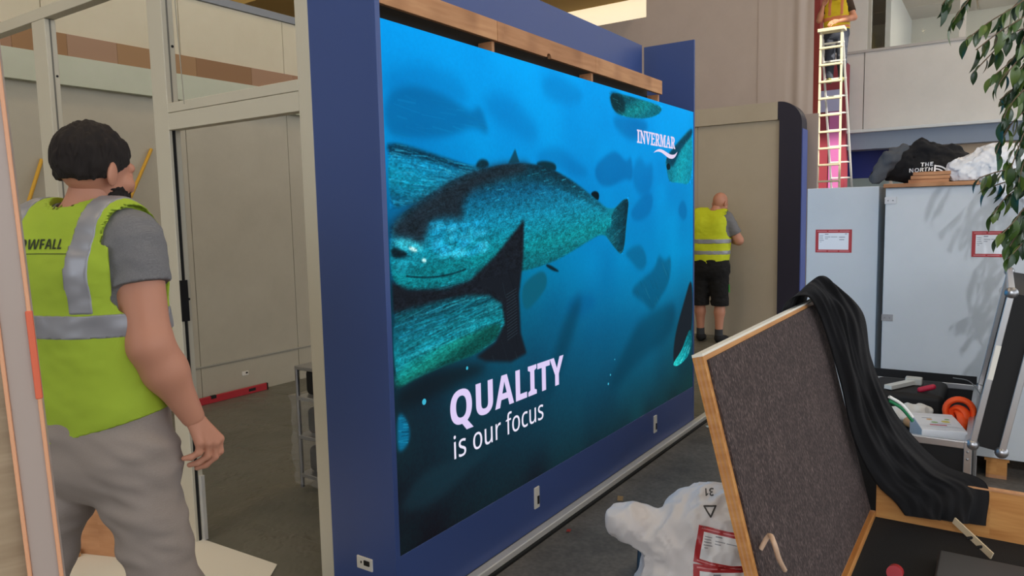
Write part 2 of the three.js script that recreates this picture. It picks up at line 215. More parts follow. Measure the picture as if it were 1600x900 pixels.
  lin('right', 1750, 200, 2040, 320, [[0, '#0a6a80'], [0.5, '#0fa2b4'], [1, '#0a8aa6']], 2); fill('rightD', 'rgba(4,60,84,0.9)', 6); streaks('right', 60, ['#7fe0e8', '#07506a'], 30, 0.7, 3, 0.5);
  c.fillStyle = '#04222c'; c.beginPath(); c.ellipse(1745, 262, 22, 14, 0, 0, 7); c.fill();
  // large salmon
  fill('dors1', '#0a4d66', 2, true); fill('dors2', '#07303f', 3); fill('dors3', '#08323f', 3); fill('adip', '#04181f', 2);
  lin('main', 560, 300, 590, 640, [[0, '#113648'], [0.26, '#0d5c7e'], [0.46, '#1184a6'], [0.75, '#0b8a94'], [1, '#0a5a64']], 2);
  lin('mainBack', 700, 300, 690, 392, [[0, '#0c2a38'], [1, 'rgba(14,84,104,0.5)']], 5);
  streaks('main', 900, ['#1aa7c9', '#0a4a5c', '#35bfe0', '#0d6f80', '#083a48'], 34, -0.12, 3, 0.4);
  fill('mainDark', '#1d2a34', 12); streaks('mainDark', 90, ['#10181f', '#27424f'], 60, -0.2, 6, 0.4);
  c.save(); path(ART.main); c.clip(); c.filter = 'blur(5px)'; for (let i = 0; i < 70; i++) { c.globalAlpha = 0.5; c.fillStyle = ['#25b4ea', '#49d0f2', '#1590bd'][i % 3]; c.beginPath(); c.ellipse(160 + rnd() * 230, 470 + rnd() * 90, 8 + rnd() * 26, 3 + rnd() * 6, -0.1, 0, 7); c.fill(); } c.restore();
  lin('gill', 30, 556, 60, 614, [[0, 'rgba(38,170,196,0.7)'], [1, 'rgba(6,80,92,0.3)']], 6); fill('mouth', '#0b1f28', 3);
  fill('eyeband', 'rgba(60,200,220,0.8)', 5); c.fillStyle = '#c8f4f4'; c.filter = 'blur(2px)'; c.beginPath(); c.ellipse(88, 536, 16, 5, 0.3, 0, 7); c.fill(); c.beginPath(); c.ellipse(128, 566, 9, 5, 0.2, 0, 7); c.fill(); c.filter = 'none';
  c.strokeStyle = 'rgba(5,50,60,0.8)'; c.lineWidth = 5; c.beginPath(); c.moveTo(60, 600); c.quadraticCurveTo(180, 622, 300, 600); c.stroke();
  lin('mainTail', 1120, 480, 1340, 480, [[0, '#0f7486'], [0.5, '#0c4a5a'], [1, '#0a2c3a']], 2); streaks('mainTail', 90, ['#1f90a4', '#07303c', '#5cc9d8'], 60, -0.3, 2, 0.45); fill('pelv', '#06222c', 2);
  // small fish under it and the lower salmon with its dark tail
  fill('smTail', 'rgba(10,92,116,0.9)', 4);
  lin('lowBody', 200, 640, 230, 870, [[0, '#12323c'], [0.3, '#0f5f72'], [0.6, '#118796'], [1, '#0e5f60']], 2);
  streaks('lowBody', 700, ['#1fa6cc', '#0b4450', '#34b5c8', '#0c6c70', '#0a3640'], 90, -0.12, 4, 0.42);
  lin('lowBelly', 100, 780, 130, 870, [[0, 'rgba(18,140,132,0.25)'], [0.6, 'rgba(20,140,120,0.7)'], [1, 'rgba(10,70,64,0.9)']], 4);
  fill('dk1', 'rgba(18,26,32,0.75)', 14);
  fill('lowDark', '#181d25', 5, true); streaks('lowDark', 60, ['#26323c', '#0e1218'], 80, 1.2, 3, 0.5);
  c.save(); path(ART.lowDark); c.clip(); c.strokeStyle = 'rgba(60,80,92,0.5)'; c.lineWidth = 2; for (let i = 0; i < 16; i++) { c.beginPath(); c.moveTo(490, 690 + i * 9); c.lineTo(545, 676 + i * 9); c.stroke(); } c.restore();
  fill('s12', '#1b222a', 5); lin('cyan', 1800, 1130, 2030, 1010, [[0, '#2fd6d2'], [0.5, '#0f9aa4'], [1, '#0b5560']], 1); streaks('cyan', 60, ['#8ff4ee', '#075058', '#19b8bc'], 50, -0.6, 4, 0.7);
  fill('cyan2', '#0d6c92', 5); streaks('cyan2', 30, ['#063048', '#1d98c0'], 40, 0.2, 3, 0.6); fill('blk', 'rgba(30,70,84,0.35)', 12);
  c.fillStyle = '#3fb9d8'; for (const [x, y, r] of [[292, 872, 5], [1152, 1093, 5], [1170, 1062, 4], [110, 925, 8], [1208, 1010, 3]]) { c.beginPath(); c.arc(x, y, r, 0, 7); c.fill(); }
  // scales and water grain: fine speckle inside the near fish
  const grain = (key, amp, fx, fy) => { const xs = ART[key].map((p) => p[0]), ys = ART[key].map((p) => p[1]), x0 = Math.max(0, Math.min(...xs)), y0 = Math.max(0, Math.min(...ys)), w = Math.min(W, Math.max(...xs)) - x0, h = Math.min(H, Math.max(...ys)) - y0, mk = document.createElement('canvas'); mk.width = w; mk.height = h; const q = mk.getContext('2d'), keep = c; q.filter = 'blur(3px)'; q.translate(-x0, -y0); q.beginPath(); ART[key].forEach((p, i) => (i ? q.lineTo(...p) : q.moveTo(...p))); q.fillStyle = '#fff'; q.fill(); const a = q.getImageData(0, 0, w, h).data, d = keep.getImageData(x0, y0, w, h); for (let y = 0; y < h; y++) for (let x = 0; x < w; x++) { const o = (y * w + x) * 4, n = 1 + amp * (a[o + 3] / 255) * (L256((x + y * 0.15) / fx, y / fy) + 0.7 * L128(x / 14, (y + x * 0.12) / 9) - 0.85); for (let k = 0; k < 3; k++) d.data[o + k] = Math.min(255, d.data[o + k] * n); } keep.putImageData(d, x0, y0); };
  grain('main', 0.42, 5, 2.6); grain('lowBody', 0.4, 6, 3); grain('fish2', 0.35, 6, 3); grain('right', 0.3, 4, 3); grain('topR', 0.35, 4, 3); grain('cyan', 0.4, 3, 3);
  // lettering
  const text = (s, font, x, base, width, capPx, color, thick = 0) => { c.save(); c.font = font; const m = c.measureText(s); c.translate(x, base); c.scale(width / (m.actualBoundingBoxRight + m.actualBoundingBoxLeft), capPx / 146); c.translate(m.actualBoundingBoxLeft, 0); c.fillStyle = color; c.strokeStyle = color; if (thick) { c.lineWidth = thick; c.strokeText(s, 0, 0); } c.fillText(s, 0, 0); c.restore(); };
  text('QUALITY', 'bold 200px sans-serif', 214, 1019, 604, 94, '#e2d2fb', 3);
  text('is our focus', '200px sans-serif', 224, 1110, 462, 64, '#f2ecff');
  text('INVERMAR', 'bold 200px serif', 1422, 182, 400, 50, '#ecdcf8', 7);
  c.fillStyle = '#ecdcf8'; c.beginPath(); c.moveTo(1583, 214); c.bezierCurveTo(1640, 180, 1690, 196, 1740, 205); c.bezierCurveTo(1790, 214, 1825, 208, 1849, 192); c.bezierCurveTo(1830, 226, 1780, 234, 1730, 222); c.bezierCurveTo(1680, 208, 1640, 196, 1583, 214); c.fill();
  const t = new THREE.CanvasTexture(cv); t.colorSpace = THREE.SRGBColorSpace; return t;
}
{
  const t = thing('video_screen', 'large glowing screen showing salmon under water above words about quality', 'screen', [3.4825, 0.287, -1.84]);
  const face = new THREE.PlaneGeometry(3.115, 1.963).translate(0, 0.9815, 0.006);
  mesh('screen_face', face, new THREE.MeshPhysicalMaterial({ color: 0x020202, roughness: 0.9, specularIntensity: 0.15, emissive: 0xffffff, emissiveMap: screenPicture(), emissiveIntensity: 1.0 }), t);
  mesh('screen_housing', box(-1.5575, 1.5575, 0, 1.963, -0.08, 0.005), M.black, t);
  const l = new THREE.RectAreaLight(0x1f8fc8, 0.45, 3.0, 1.9); l.position.set(3.4825, 1.27, -1.825); l.lookAt(3.4825, 1.27, 5); scene.add(l);
}
// ---------------------------------------------------------------- white frame wall with the doorway
{
  const t = thing('frame_wall', 'white aluminium frame wall with an open doorway beside the blue wall end', 'frame wall', [1.9, 0.04, -2.17]);
  const o = (g) => g.translate(-1.9, -0.04, 2.17), post = (z0, z1, w = M.white) => {
    const p = mesh('post', o(box(1.9, 1.955, 0.04, 2.63, z0, z1, 0.003)), w, t); mesh('groove', o(box(1.922, 1.93, 0.05, 2.63, z1 - 0.001, z1 + 0.0015)), mat(0x77756c, 0.6), p);
    for (const y of [2.34, 1.2]) mesh('bolt_hole', o(new THREE.CylinderGeometry(0.006, 0.006, 0.004, 12).rotateX(Math.PI / 2).translate(1.942, y, z1 + 0.001)), M.rubber, p); };
  post(-2.245, -2.173); post(-3.235, -3.12); post(-4.335, -4.19); post(-5.525, -5.43);
  mesh('top_rail', o(box(1.9, 1.955, 2.632, 2.692, -5.525, -2.173, 0.003)), M.white, t);
  mesh('transom', o(box(1.9, 1.955, 2.043, 2.086, -3.12, -2.245, 0.003)), M.white, t);
  mesh('door_header', o(box(1.9, 1.95, 1.967, 2.041, -3.12, -2.245, 0.002)), M.white, t);
  const gas = mesh('door_seal', o(box(1.914, 1.926, 0.045, 1.966, -3.12, -3.117)), M.rubber, t); mesh('strike_plate', o(box(1.899, 1.935, 1.10, 1.29, -3.117, -3.109)), M.black, gas);
  mesh('door_stop', o(box(1.932, 1.95, 0.045, 0.36, -3.121, -3.1)), M.aluPale, t);
}
// ---------------------------------------------------------------- back partition of the stand
{
  const g = structGroup('wall_back');
  const xs = [-1.6, -0.58, 0.45, 1.47, 2.49, 3.51, 4.53, 5.55, 6.57];
  for (let i = 0; i < 8; i++) {
    const a = xs[i] + 0.003, b = xs[i + 1] - 0.003;
    mesh('lower_panel', box(a, b, 0.04, 0.336, -5.58, -5.53), M.panel, g); mesh('middle_panel', box(a, b, 0.352, 2.56, -5.58, -5.53), M.panel, g);
    mesh('upper_panel', box(a, b, 2.89, 3.358, -5.58, -5.53), M.upper, g);
  }
  mesh('rail', box(-1.6, 6.57, 0.336, 0.352, -5.57, -5.522, 0.004), mat(0x9d9a8e, 0.5), g);
  mesh('fascia', box(-1.6, 6.57, 2.53, 2.731, -5.53, -5.465), M.fascia, g);
  const seams = [-1.6, -0.4, 0.7, 1.62, 2.28, 2.63, 2.98, 3.62, 4.15, 4.6, 5.3, 6.57], tones = [0x9d7a55, 0x8f6b4a, 0xa07d62, 0x9b775b, 0x96714c, 0xa18066];
  for (let i = 0; i < seams.length - 1; i++) mesh('brown_board', box(seams[i], seams[i + 1] - 0.002, 2.733, 2.888, -5.53, -5.495), mat(tones[i % 6], 0.75), g);
  mesh('capping', box(-1.6, 6.57, 3.36, 3.425, -5.6, -5.51, 0.004), mat(0x83868a, 0.5, { metalness: 0.3 }), g);
  mesh('backing_sheet', box(-1.6, 6.57, 0.04, 3.36, -5.6, -5.581), M.whiteIn, g);
  const sp = mesh('socket_plate', box(3.9, 3.965, 0.195, 0.235, -5.532, -5.524, 0.003), M.plate, g); mesh('switch', box(3.935, 3.955, 0.212, 0.226, -5.525, -5.521), M.black, sp);
}
tag(mesh('hanging_cord', tube([[1.86, 2.9, -2.95], [1.862, 2.5, -2.95], [1.868, 2.06, -2.94]], 0.0022, 12, 5), mat(0xa8a495, 0.7)), 'thin grey cord hanging down across the door header', 'cord');
{ const t = thing('spirit_level', 'red spirit level lying on the floor along the back partition', 'spirit level', [3.79, 0.041, -5.47]);
  mesh('beam_body', box(-0.56, 0.31, 0, 0.06, -0.012, 0.012, 0.003), M.red, t); mesh('end_cap', box(0.31, 0.325, 0, 0.06, -0.013, 0.013, 0.003), M.black, t); mesh('vial', box(0.12, 0.19, 0.02, 0.045, -0.013, 0.0135), M.black, t); mesh('vial', box(-0.25, -0.2, 0.035, 0.062, -0.01, 0.0135), M.black, t); }
for (const [a, b] of [[[2.02, 0.05, -5.28], [3.2, 2.13, -5.51]], [[1.62, 0.05, -5.3], [2.41, 2.01, -5.51]]]) tag(mesh('yellow_pole', rod(a, b, 0.012, 0.012, 10), M.yellow), a[0] > 2 ? 'thick yellow pole leaning on the partition nearer the doorway' : 'yellow pole leaning on the partition farther from the doorway', 'pole');
// ---- things on the floor beside the doorway
{
  const s = new THREE.Shape(); [[1.955, 2.6], [1.93, 3.22], [1.6, 3.75], [0.9, 3.8], [0.55, 3.2], [0.9, 2.45], [1.4, 2.25], [1.75, 2.45]].forEach((p, i) => (i ? s.lineTo(...p) : s.moveTo(...p)));
  const g = new THREE.ExtrudeGeometry(s, { depth: 0.003, bevelEnabled: false, curveSegments: 4 }).rotateX(-Math.PI / 2); g.translate(0, 0.0425, 0);
  tag(mesh('floor_paper', metres(g), M.paper), 'cream sheet of covering paper lying flat on the floor', 'paper sheet');
  const t = thing('plywood_box', 'small raw plywood box standing on the covering paper', 'box', [1.6, 0.046, -3.38], 0.35);
  mesh('front_board', box(-0.02, 0.17, 0, 0.25, 0.1, 0.118), M.ply, t); mesh('side_board', box(-0.02, -0.002, 0, 0.25, -0.12, 0.1), M.plyB, t); mesh('side_board', box(0.152, 0.17, 0, 0.25, -0.12, 0.1), M.plyB, t); mesh('bottom_board', box(-0.002, 0.152, 0, 0.018, -0.12, 0.1), M.plyB, t);
  tag(mesh('wood_offcut', box(1.42, 1.53, 0.046, 0.075, -3.5, -3.44, 0.002), M.plyEdge), 'short wood offcut lying beside the plywood box', 'offcut');
}
{ // wrapped trolley just inside the doorway
  const t = thing('wire_trolley', 'chrome shelf trolley wrapped in clear film inside the doorway', 'trolley', [2.62, 0.04, -3.22]);
  for (const [x, z] of [[0, 0], [0.5, 0], [0, 0.36], [0.5, 0.36]]) mesh('upright', rod([x, 0.02, z], [x, 0.7, z], 0.012), M.steel, t);
  for (const y of [0.08, 0.3, 0.52, 0.69]) { const s = mesh('shelf', box(-0.01, 0.51, y, y + 0.022, -0.01, 0.37, 0.004), M.steel, t); if (y < 0.6) mesh('black_load', box(0.03, 0.47, y + 0.022, y + 0.17, 0.02, 0.34, 0.03), M.black, s); }
  const film = new THREE.BoxGeometry(0.56, 0.5, 0.42, 14, 14, 14), p = film.attributes.position;
  for (let i = 0; i < p.count; i++) { const x = p.getX(i), y = p.getY(i), z = p.getZ(i), k = 1 + 0.05 * n3(x * 9, y * 14, z * 9); p.setXYZ(i, x * k + 0.25, y + 0.3, z * k + 0.18); }
  film.computeVertexNormals();
  const wrap = mesh('cling_film', film, new THREE.MeshPhysicalMaterial({ color: 0xffffff, roughness: 0.22, transmission: 0.93, thickness: 0, ior: 1.4 }), t); wrap.castShadow = false;
}
{ // upright wrapped panel close to the camera at the left
  const t = thing('wrapped_panel', 'upright board with pale edge strip and orange beading beside the walking person', 'panel', [0.55, 0, -1.258], -0.5);
  mesh('board', box(-0.5, -0.03, 0.01, 2.1, -0.012, 0.012, 0.002), new THREE.MeshStandardMaterial({ map: woodTex(0x9a8468, 0xb6a184, true), roughness: 0.5 }), t);
  mesh('edge_strip', box(-0.03, 0.012, 0.01, 2.1, -0.022, 0.022, 0.004), mat(0xb3a399, 0.35), t); t.rotation.z = 0.03;
  mesh('edge_bead', box(-0.034, -0.028, 0.01, 2.1, 0.02, 0.026, 0.002), mat(0xe4a77f, 0.4), t); mesh('edge_bead', box(0.008, 0.014, 0.01, 2.1, 0.02, 0.026, 0.002), mat(0xe4a77f, 0.4), t);
  mesh('orange_tape', box(0.006, 0.0155, 1.28, 1.42, 0.018, 0.0275, 0.002), mat(0xe06a48, 0.5), t);
}
// ---------------------------------------------------------------- far stand, column, balcony and offices
{
  const t = thing('portal_stand', 'beige stand front with a rounded navy end post behind the screen wall', 'stand', [8.7, 0.03, -2.17]);
  const o = (g) => g.translate(-8.7, -0.03, 2.17);
  const beige = new THREE.MeshStandardMaterial({ map: wallMap(0xb9ae99, 0xc2b7a3), roughness: 0.65 }), navy = mat(0x1d1a30, 0.5);
  mesh('header_board', o(box(8.7, 8.9, 2.58, 2.78, -7, -2.175)), beige, t);
  for (let i = 0; i < 5; i++) mesh('wall_board', o(box(8.74, 8.8, 0.03, 2.578, -2.155 - (i + 1) * 0.97 + 0.003, -2.155 - i * 0.97)), beige, t);
  const s = new THREE.Shape(), R = 0.26; s.moveTo(2.155, 0.03); s.lineTo(1.91, 0.03); s.lineTo(1.91, 2.78 - R); s.absarc(1.91 + R, 2.78 - R, R, Math.PI, Math.PI / 2, true); s.lineTo(2.172, 2.78); s.lineTo(2.172, 2.585); s.quadraticCurveTo(2.155, 2.58, 2.155, 2.55); s.lineTo(2.155, 0.03);
  const g = new THREE.ExtrudeGeometry(s, { depth: 0.25, bevelEnabled: false, curveSegments: 16 }).rotateY(Math.PI / 2); // shape x becomes -z
  mesh('rounded_post', o(metres(g.translate(8.7, 0, 0))), navy, t);
  mesh('lit_navy_side', o(box(8.705, 8.95, 0.03, 2.46, -1.909, -1.9)), mat(0x4a5da6, 0.45), t);  // side of the navy post; the light on it is painted as lighter blue
  tag(mesh('pale_partition', box(9.1, 9.14, 0.03, 2.66, -1.98, -1.82), mat(0xb7a8a0, 0.6)), 'narrow pale panel standing behind the navy end post', 'partition');
}
{
  const t = thing('red_column', 'red painted column with pink and lilac panels behind the ladder', 'column', [15.5, 0, -2.9]); const o = (g) => g.translate(-15.5, 0, 2.9);
  mesh('column_shaft', o(box(15.5, 15.8, 0, 7.6, -3.24, -3.1)), mat(0x9c3f3b, 0.6), t); mesh('column_base', o(box(15.55, 15.9, 0, 4.36, -3.1, -2.61)), mat(0x93394a, 0.6), t);
  mesh('pink_panel', o(box(15.53, 15.549, 0.2, 3.6, -2.9, -2.7)), mat(0xc46fb4, 0.5), t); mesh('lilac_panel', o(box(15.52, 15.529, 3.45, 3.86, -3.09, -2.72)), mat(0xb3b9e6, 0.5), t);
}
{
  const t = structGroup('wall_balcony'), grey = new THREE.MeshStandardMaterial({ map: wallMap(0xd6d8d8, 0xdfe0e0), roughness: 0.85 });
  mesh('parapet', box(16, 16.2, 3.06, 4.58, -2.36, 6), grey, t); mesh('parapet', box(16.01, 16.2, 3.06, 4.58, -3.2, -2.375), grey, t); mesh('parapet_coping', box(15.97, 16.25, 4.58, 4.63, -2.95, 6, 0.006), mat(0xb9b9ba, 0.6), t);
  mesh('wall_surface', box(16, 16.2, 4.63, 7.6, -3.2, -2.33), grey, t);
  mesh('beam', box(15.8, 16.3, 2.7, 3.02, -3.0, 6), mat(0x8a9bb4, 0.5), t); mesh('beam_lip', box(15.7, 16.3, 3.02, 3.08, -3.0, 6, 0.01), mat(0xdde6ee, 0.4), t);
  mesh('under_board', box(16.1, 16.2, 2.42, 2.7, -1.9, 6), mat(0xd6c3ab, 0.7), t);
  const w = structGroup('window_3');
  mesh('mullion', box(16.04, 16.14, 4.63, 7.6, -0.8, -0.7), mat(0xcfcfcd, 0.5), w); mesh('window_jamb', box(16.02, 16.16, 4.63, 7.6, -2.33, -2.27), mat(0xb8b8b2, 0.5), w);
  mesh('glass_pane', box(16.08, 16.09, 4.63, 7.6, -2.27, -0.8), new THREE.MeshPhysicalMaterial({ color: 0xffffff, roughness: 0.03, transmission: 1, thickness: 0, ior: 1.45 }), w); mesh('glass_pane', box(16.08, 16.09, 4.63, 7.6, -0.7, 6), w.children[2].material, w);
  const r = structGroup('wall_office'), pale = mat(0xd8d8cf, 0.8);
  mesh('office_back', box(21.6, 21.8, 4.3, 7.6, -4, 6), pale, r); mesh('office_floor', box(16.2, 21.8, 4.1, 4.3, -4, 6), pale, r); mesh('office_side', box(16.2, 21.6, 4.3, 7.6, -4.2, -4), mat(0xe0e2c9, 0.8), r);
  mesh('office_partition', box(17.6, 21.6, 4.3, 6.3, -2.22, -2.12), mat(0xdfe3e2, 0.8), r); mesh('office_door', box(19.4, 20.3, 4.3, 6.15, -2.99, -2.95), mat(0xb88a58, 0.6), r);
  for (let i = 0; i < 4; i++) for (let j = 0; j < 6; j++) mesh('ceiling_tile', box(16.3 + i * 1.33, 17.6 + i * 1.33, 6.3, 6.36, -4 + j * 1.66, -2.37 + j * 1.66, 0.02), mat(i % 2 ? 0xcac6c2 : 0xc4bfba, 0.85), r);
  mesh('office_lamp', box(17, 19.6, 6.285, 6.3, 0.1, 0.16), new THREE.MeshStandardMaterial({ color: 0xffffff, emissive: 0xfff8e8, emissiveIntensity: 2 }), r);
  const ol = new THREE.RectAreaLight(0xfff4e0, 26, 2.6, 0.2); ol.position.set(18.3, 6.27, 0.13); ol.lookAt(18.3, 0, 0.13); scene.add(ol);
  const b = structGroup('wall_under'); mesh('wall_surface', box(19, 19.2, 0, 4.1, -5, 8.9), mat(0xcfe4ea, 0.7), b);
  tag(mesh('blue_screen_panel', box(16.5, 16.56, 2.17, 2.72, -2.75, -1.95), mat(0x23388f, 0.5)), 'blue panel hung under the balcony beside the ladder', 'panel');
  tag(mesh('pale_pole', box(16.45, 16.5, 0, 2.5, -1.93, -1.87, 0.005), mat(0xdcd6cc, 0.6)), 'pale upright pole beside the blue panel under the balcony', 'pole');
}
{ // double step ladder
  const t = thing('step_ladder', 'tall white double step ladder standing before the red column', 'ladder', [14, 0, -2.61]); const w = mat(0xe6e0c4, 0.45), wb = mat(0xd5d9dd, 0.45);
  for (const z of [-0.17, 0.17]) { mesh('front_rail', beam([0, 0, z * 1.12], [0, 4.66, z], 0.05, 0.03, [1, 0, 0]), w, t); mesh('rear_rail', beam([2.2, 0, z * 1.12], [0.06, 4.62, z], 0.045, 0.03, [1, 0, 0]), wb, t); }
  for (let i = 1; i <= 15; i++) { const y = i * 0.29; mesh('rung', box(-0.035, 0.035, y, y + 0.035, -0.19, 0.19, 0.006), w, t); const x = 2.2 - (2.14 * (y + 0.1)) / 4.62; mesh('rung', box(x - 0.03, x + 0.03, y + 0.1, y + 0.13, -0.19, 0.19, 0.006), wb, t); }
  mesh('top_cap', box(-0.06, 0.16, 4.64, 4.7, -0.22, 0.22, 0.01), w, t);
}
// ---------------------------------------------------------------- white crates on pallets
function labelSheet() {
  const cv = document.createElement('canvas'); cv.width = 420; cv.height = 290; const c = cv.getContext('2d'); c.fillStyle = '#b22d33'; c.fillRect(0, 0, 420, 290); c.fillStyle = '#eceff4'; c.fillRect(36, 42, 348, 212);
  c.fillStyle = '#d9888c'; for (const y of [16, 266]) for (let x = 20; x < 390; x += 130) c.fillRect(x, y, 112, 9);
  c.fillStyle = '#7d838f'; for (const [x, y, w, h] of [[110, 54, 40, 9], [46, 72, 44, 5], [46, 92, 40, 5], [112, 90, 60, 6], [180, 90, 74, 6], [46, 112, 44, 6], [112, 112, 34, 6], [46, 134, 52, 6], [272, 92, 70, 8], [276, 124, 58, 8], [340, 52, 26, 8], [52, 154, 20, 5]]) c.fillRect(x, y, w, h);
  const t = new THREE.CanvasTexture(cv); t.colorSpace = THREE.SRGBColorSpace; return new THREE.MeshStandardMaterial({ map: t, roughness: 0.35 });
}
const labelMat = labelSheet();
function pallet(x0, x1, z0, z1, label) {
  const t = thing('pallet', label, 'pallet', [(x0 + x1) / 2, 0, (z0 + z1) / 2]), a = (x1 - x0) / 2, b = (z1 - z0) / 2;
  for (let i = 0; i < 3; i++) mesh('bottom_board', box(-a, a, 0, 0.02, -b + i * (b - 0.05), -b + i * (b - 0.05) + 0.1), M.plyB, t);
  for (let i = 0; i < 3; i++) for (let j = 0; j < 3; j++) mesh('block', box(-a + i * (a - 0.07), -a + i * (a - 0.07) + 0.14, 0.02, 0.1, -b + j * (b - 0.05), -b + j * (b - 0.05) + 0.1), M.pine, t);
  for (let i = 0; i < 5; i++) { const z = -b + i * ((2 * b - 0.12) / 4); mesh('top_board', box(-a, a, 0.1, 0.122, z, z + 0.12), M.pine, t); }
}
pallet(4.87, 5.75, -0.58, 0.62, 'wooden pallet under the large white crate');
pallet(4.97, 5.8, -1.06, -0.64, 'wooden pallet under the narrow white crate');
{
  const t = thing('white_crate', 'large white crate with steel hinge plates and a plywood top board', 'crate', [5.25, 0.122, 0.02]); const o = (g) => g.translate(-5.25, -0.122, -0.02);
  mesh('body', o(box(4.85, 5.65, 0.122, 1.668, -0.585, 0.62, 0.004)), M.crate, t);
  const lb = new THREE.PlaneGeometry(0.213, 0.145).rotateY(-Math.PI / 2); mesh('document_pouch', o(lb.translate(4.8485, 1.338, -0.036)), labelMat, t).userData.label = 'red framed document pouch';
  for (const y of [1.594, 0.895]) { const h = mesh('hinge_plate', o(box(4.846, 4.85, y - 0.02, y + 0.02, -0.588, -0.527)), M.steel, t); for (const z of [-0.57, -0.545]) mesh('rivet', o(new THREE.SphereGeometry(0.004, 8, 6).translate(4.846, y, z)), M.steel, h); }
  const u = thing('white_crate', 'narrow white crate with a red framed pouch next to the navy post', 'crate', [5.35, 0.122, -0.84]); const q = (g) => g.translate(-5.35, -0.122, 0.84);
  mesh('body', q(box(4.95, 5.75, 0.122, 1.684, -1.046, -0.632, 0.004)), M.crate, u);
  const l2 = new THREE.PlaneGeometry(0.213, 0.145).rotateY(-Math.PI / 2); mesh('document_pouch', q(l2.translate(4.9485, 1.35, -0.885)), labelMat, u).userData.label = 'red framed document pouch';
  tag(mesh('top_board', box(4.82, 5.64, 1.669, 1.691, -0.595, -0.12, 0.002), M.plyB), 'flat plywood board lying on top of the large white crate', 'board');
  for (let i = 0; i < 3; i++) tag(mesh('timber_offcut', box(4.87 - i * 0.006, 4.97, 1.692 + i * 0.021, 1.712 + i * 0.021, -0.47 + i * 0.012, -0.265 + i * 0.004, 0.002), [M.plyB, M.ply, M.plyB][i]), ['short pale timber offcut, lowest of the stack on the crate', 'short pale timber offcut, middle of the stack on the crate', 'short pale timber offcut, topmost of the stack on the crate'][i], 'timber', 'timber stacked on the crate');
}
// ---------------------------------------------------------------- surface from a distance field
function nets(sdf, lo, hi, h) {
  const nx = Math.ceil((hi[0] - lo[0]) / h) + 1, ny = Math.ceil((hi[1] - lo[1]) / h) + 1, nz = Math.ceil((hi[2] - lo[2]) / h) + 1, val = new Float32Array(nx * ny * nz), at = (i, j, k) => (k * ny + j) * nx + i;
  for (let k = 0; k < nz; k++) for (let j = 0; j < ny; j++) for (let i = 0; i < nx; i++) val[at(i, j, k)] = sdf(lo[0] + i * h, lo[1] + j * h, lo[2] + k * h);
  const id = new Int32Array(nx * ny * nz).fill(-1), pos = [], E = [[0, 1], [2, 3], [4, 5], [6, 7], [0, 2], [1, 3], [4, 6], [5, 7], [0, 4], [1, 5], [2, 6], [3, 7]];
  for (let k = 0; k < nz - 1; k++) for (let j = 0; j < ny - 1; j++) for (let i = 0; i < nx - 1; i++) {
    const v = []; let neg = 0; for (let c = 0; c < 8; c++) { const q = val[at(i + (c & 1), j + ((c >> 1) & 1), k + (c >> 2))]; v.push(q); if (q < 0) neg++; }
    if (!neg || neg === 8) continue; let x = 0, y = 0, z = 0, n = 0;
    for (const [a, b] of E) if ((v[a] < 0) !== (v[b] < 0)) { const t = v[a] / (v[a] - v[b]); x += (a & 1) + t * ((b & 1) - (a & 1)); y += ((a >> 1) & 1) + t * (((b >> 1) & 1) - ((a >> 1) & 1)); z += (a >> 2) + t * ((b >> 2) - (a >> 2)); n++; }
    id[at(i, j, k)] = pos.length / 3; pos.push(lo[0] + (i + x / n) * h, lo[1] + (j + y / n) * h, lo[2] + (k + z / n) * h);
  }
  const ix = [], quad = (a, b, c, d, flip) => { if (a < 0 || b < 0 || c < 0 || d < 0) return; flip ? ix.push(a, c, b, a, d, c) : ix.push(a, b, c, a, c, d); };
  for (let k = 1; k < nz - 1; k++) for (let j = 1; j < ny - 1; j++) for (let i = 1; i < nx - 1; i++) {
    const s = val[at(i, j, k)] < 0;
    if (s !== (val[at(i + 1, j, k)] < 0)) quad(id[at(i, j - 1, k - 1)], id[at(i, j, k - 1)], id[at(i, j, k)], id[at(i, j - 1, k)], !s);
    if (s !== (val[at(i, j + 1, k)] < 0)) quad(id[at(i - 1, j, k - 1)], id[at(i - 1, j, k)], id[at(i, j, k)], id[at(i, j, k - 1)], !s);
    if (s !== (val[at(i, j, k + 1)] < 0)) quad(id[at(i - 1, j - 1, k)], id[at(i, j - 1, k)], id[at(i, j, k)], id[at(i - 1, j, k)], !s);
  }
  const nor = new Float32Array(pos.length), uv = new Float32Array(pos.length / 3 * 2), e = h * 0.5;
  for (let i = 0; i < pos.length; i += 3) { const [x, y, z] = [pos[i], pos[i + 1], pos[i + 2]]; const g = V(sdf(x + e, y, z) - sdf(x - e, y, z), sdf(x, y + e, z) - sdf(x, y - e, z), sdf(x, y, z + e) - sdf(x, y, z - e)).normalize(); nor[i] = g.x; nor[i + 1] = g.y; nor[i + 2] = g.z; uv[i / 3 * 2] = x + z * 0.7; uv[i / 3 * 2 + 1] = y; }
  const G = new THREE.BufferGeometry(); G.setAttribute('position', new THREE.Float32BufferAttribute(pos, 3)); G.setAttribute('normal', new THREE.BufferAttribute(nor, 3)); G.setAttribute('uv', new THREE.BufferAttribute(uv, 2)); G.setIndex(ix); return G;
}
const smin = (a, b, k) => { const h = Math.max(k - Math.abs(a - b), 0) / k; return Math.min(a, b) - h * h * h * k / 6; };
const smax = (a, b, k) => -smin(-a, -b, k);
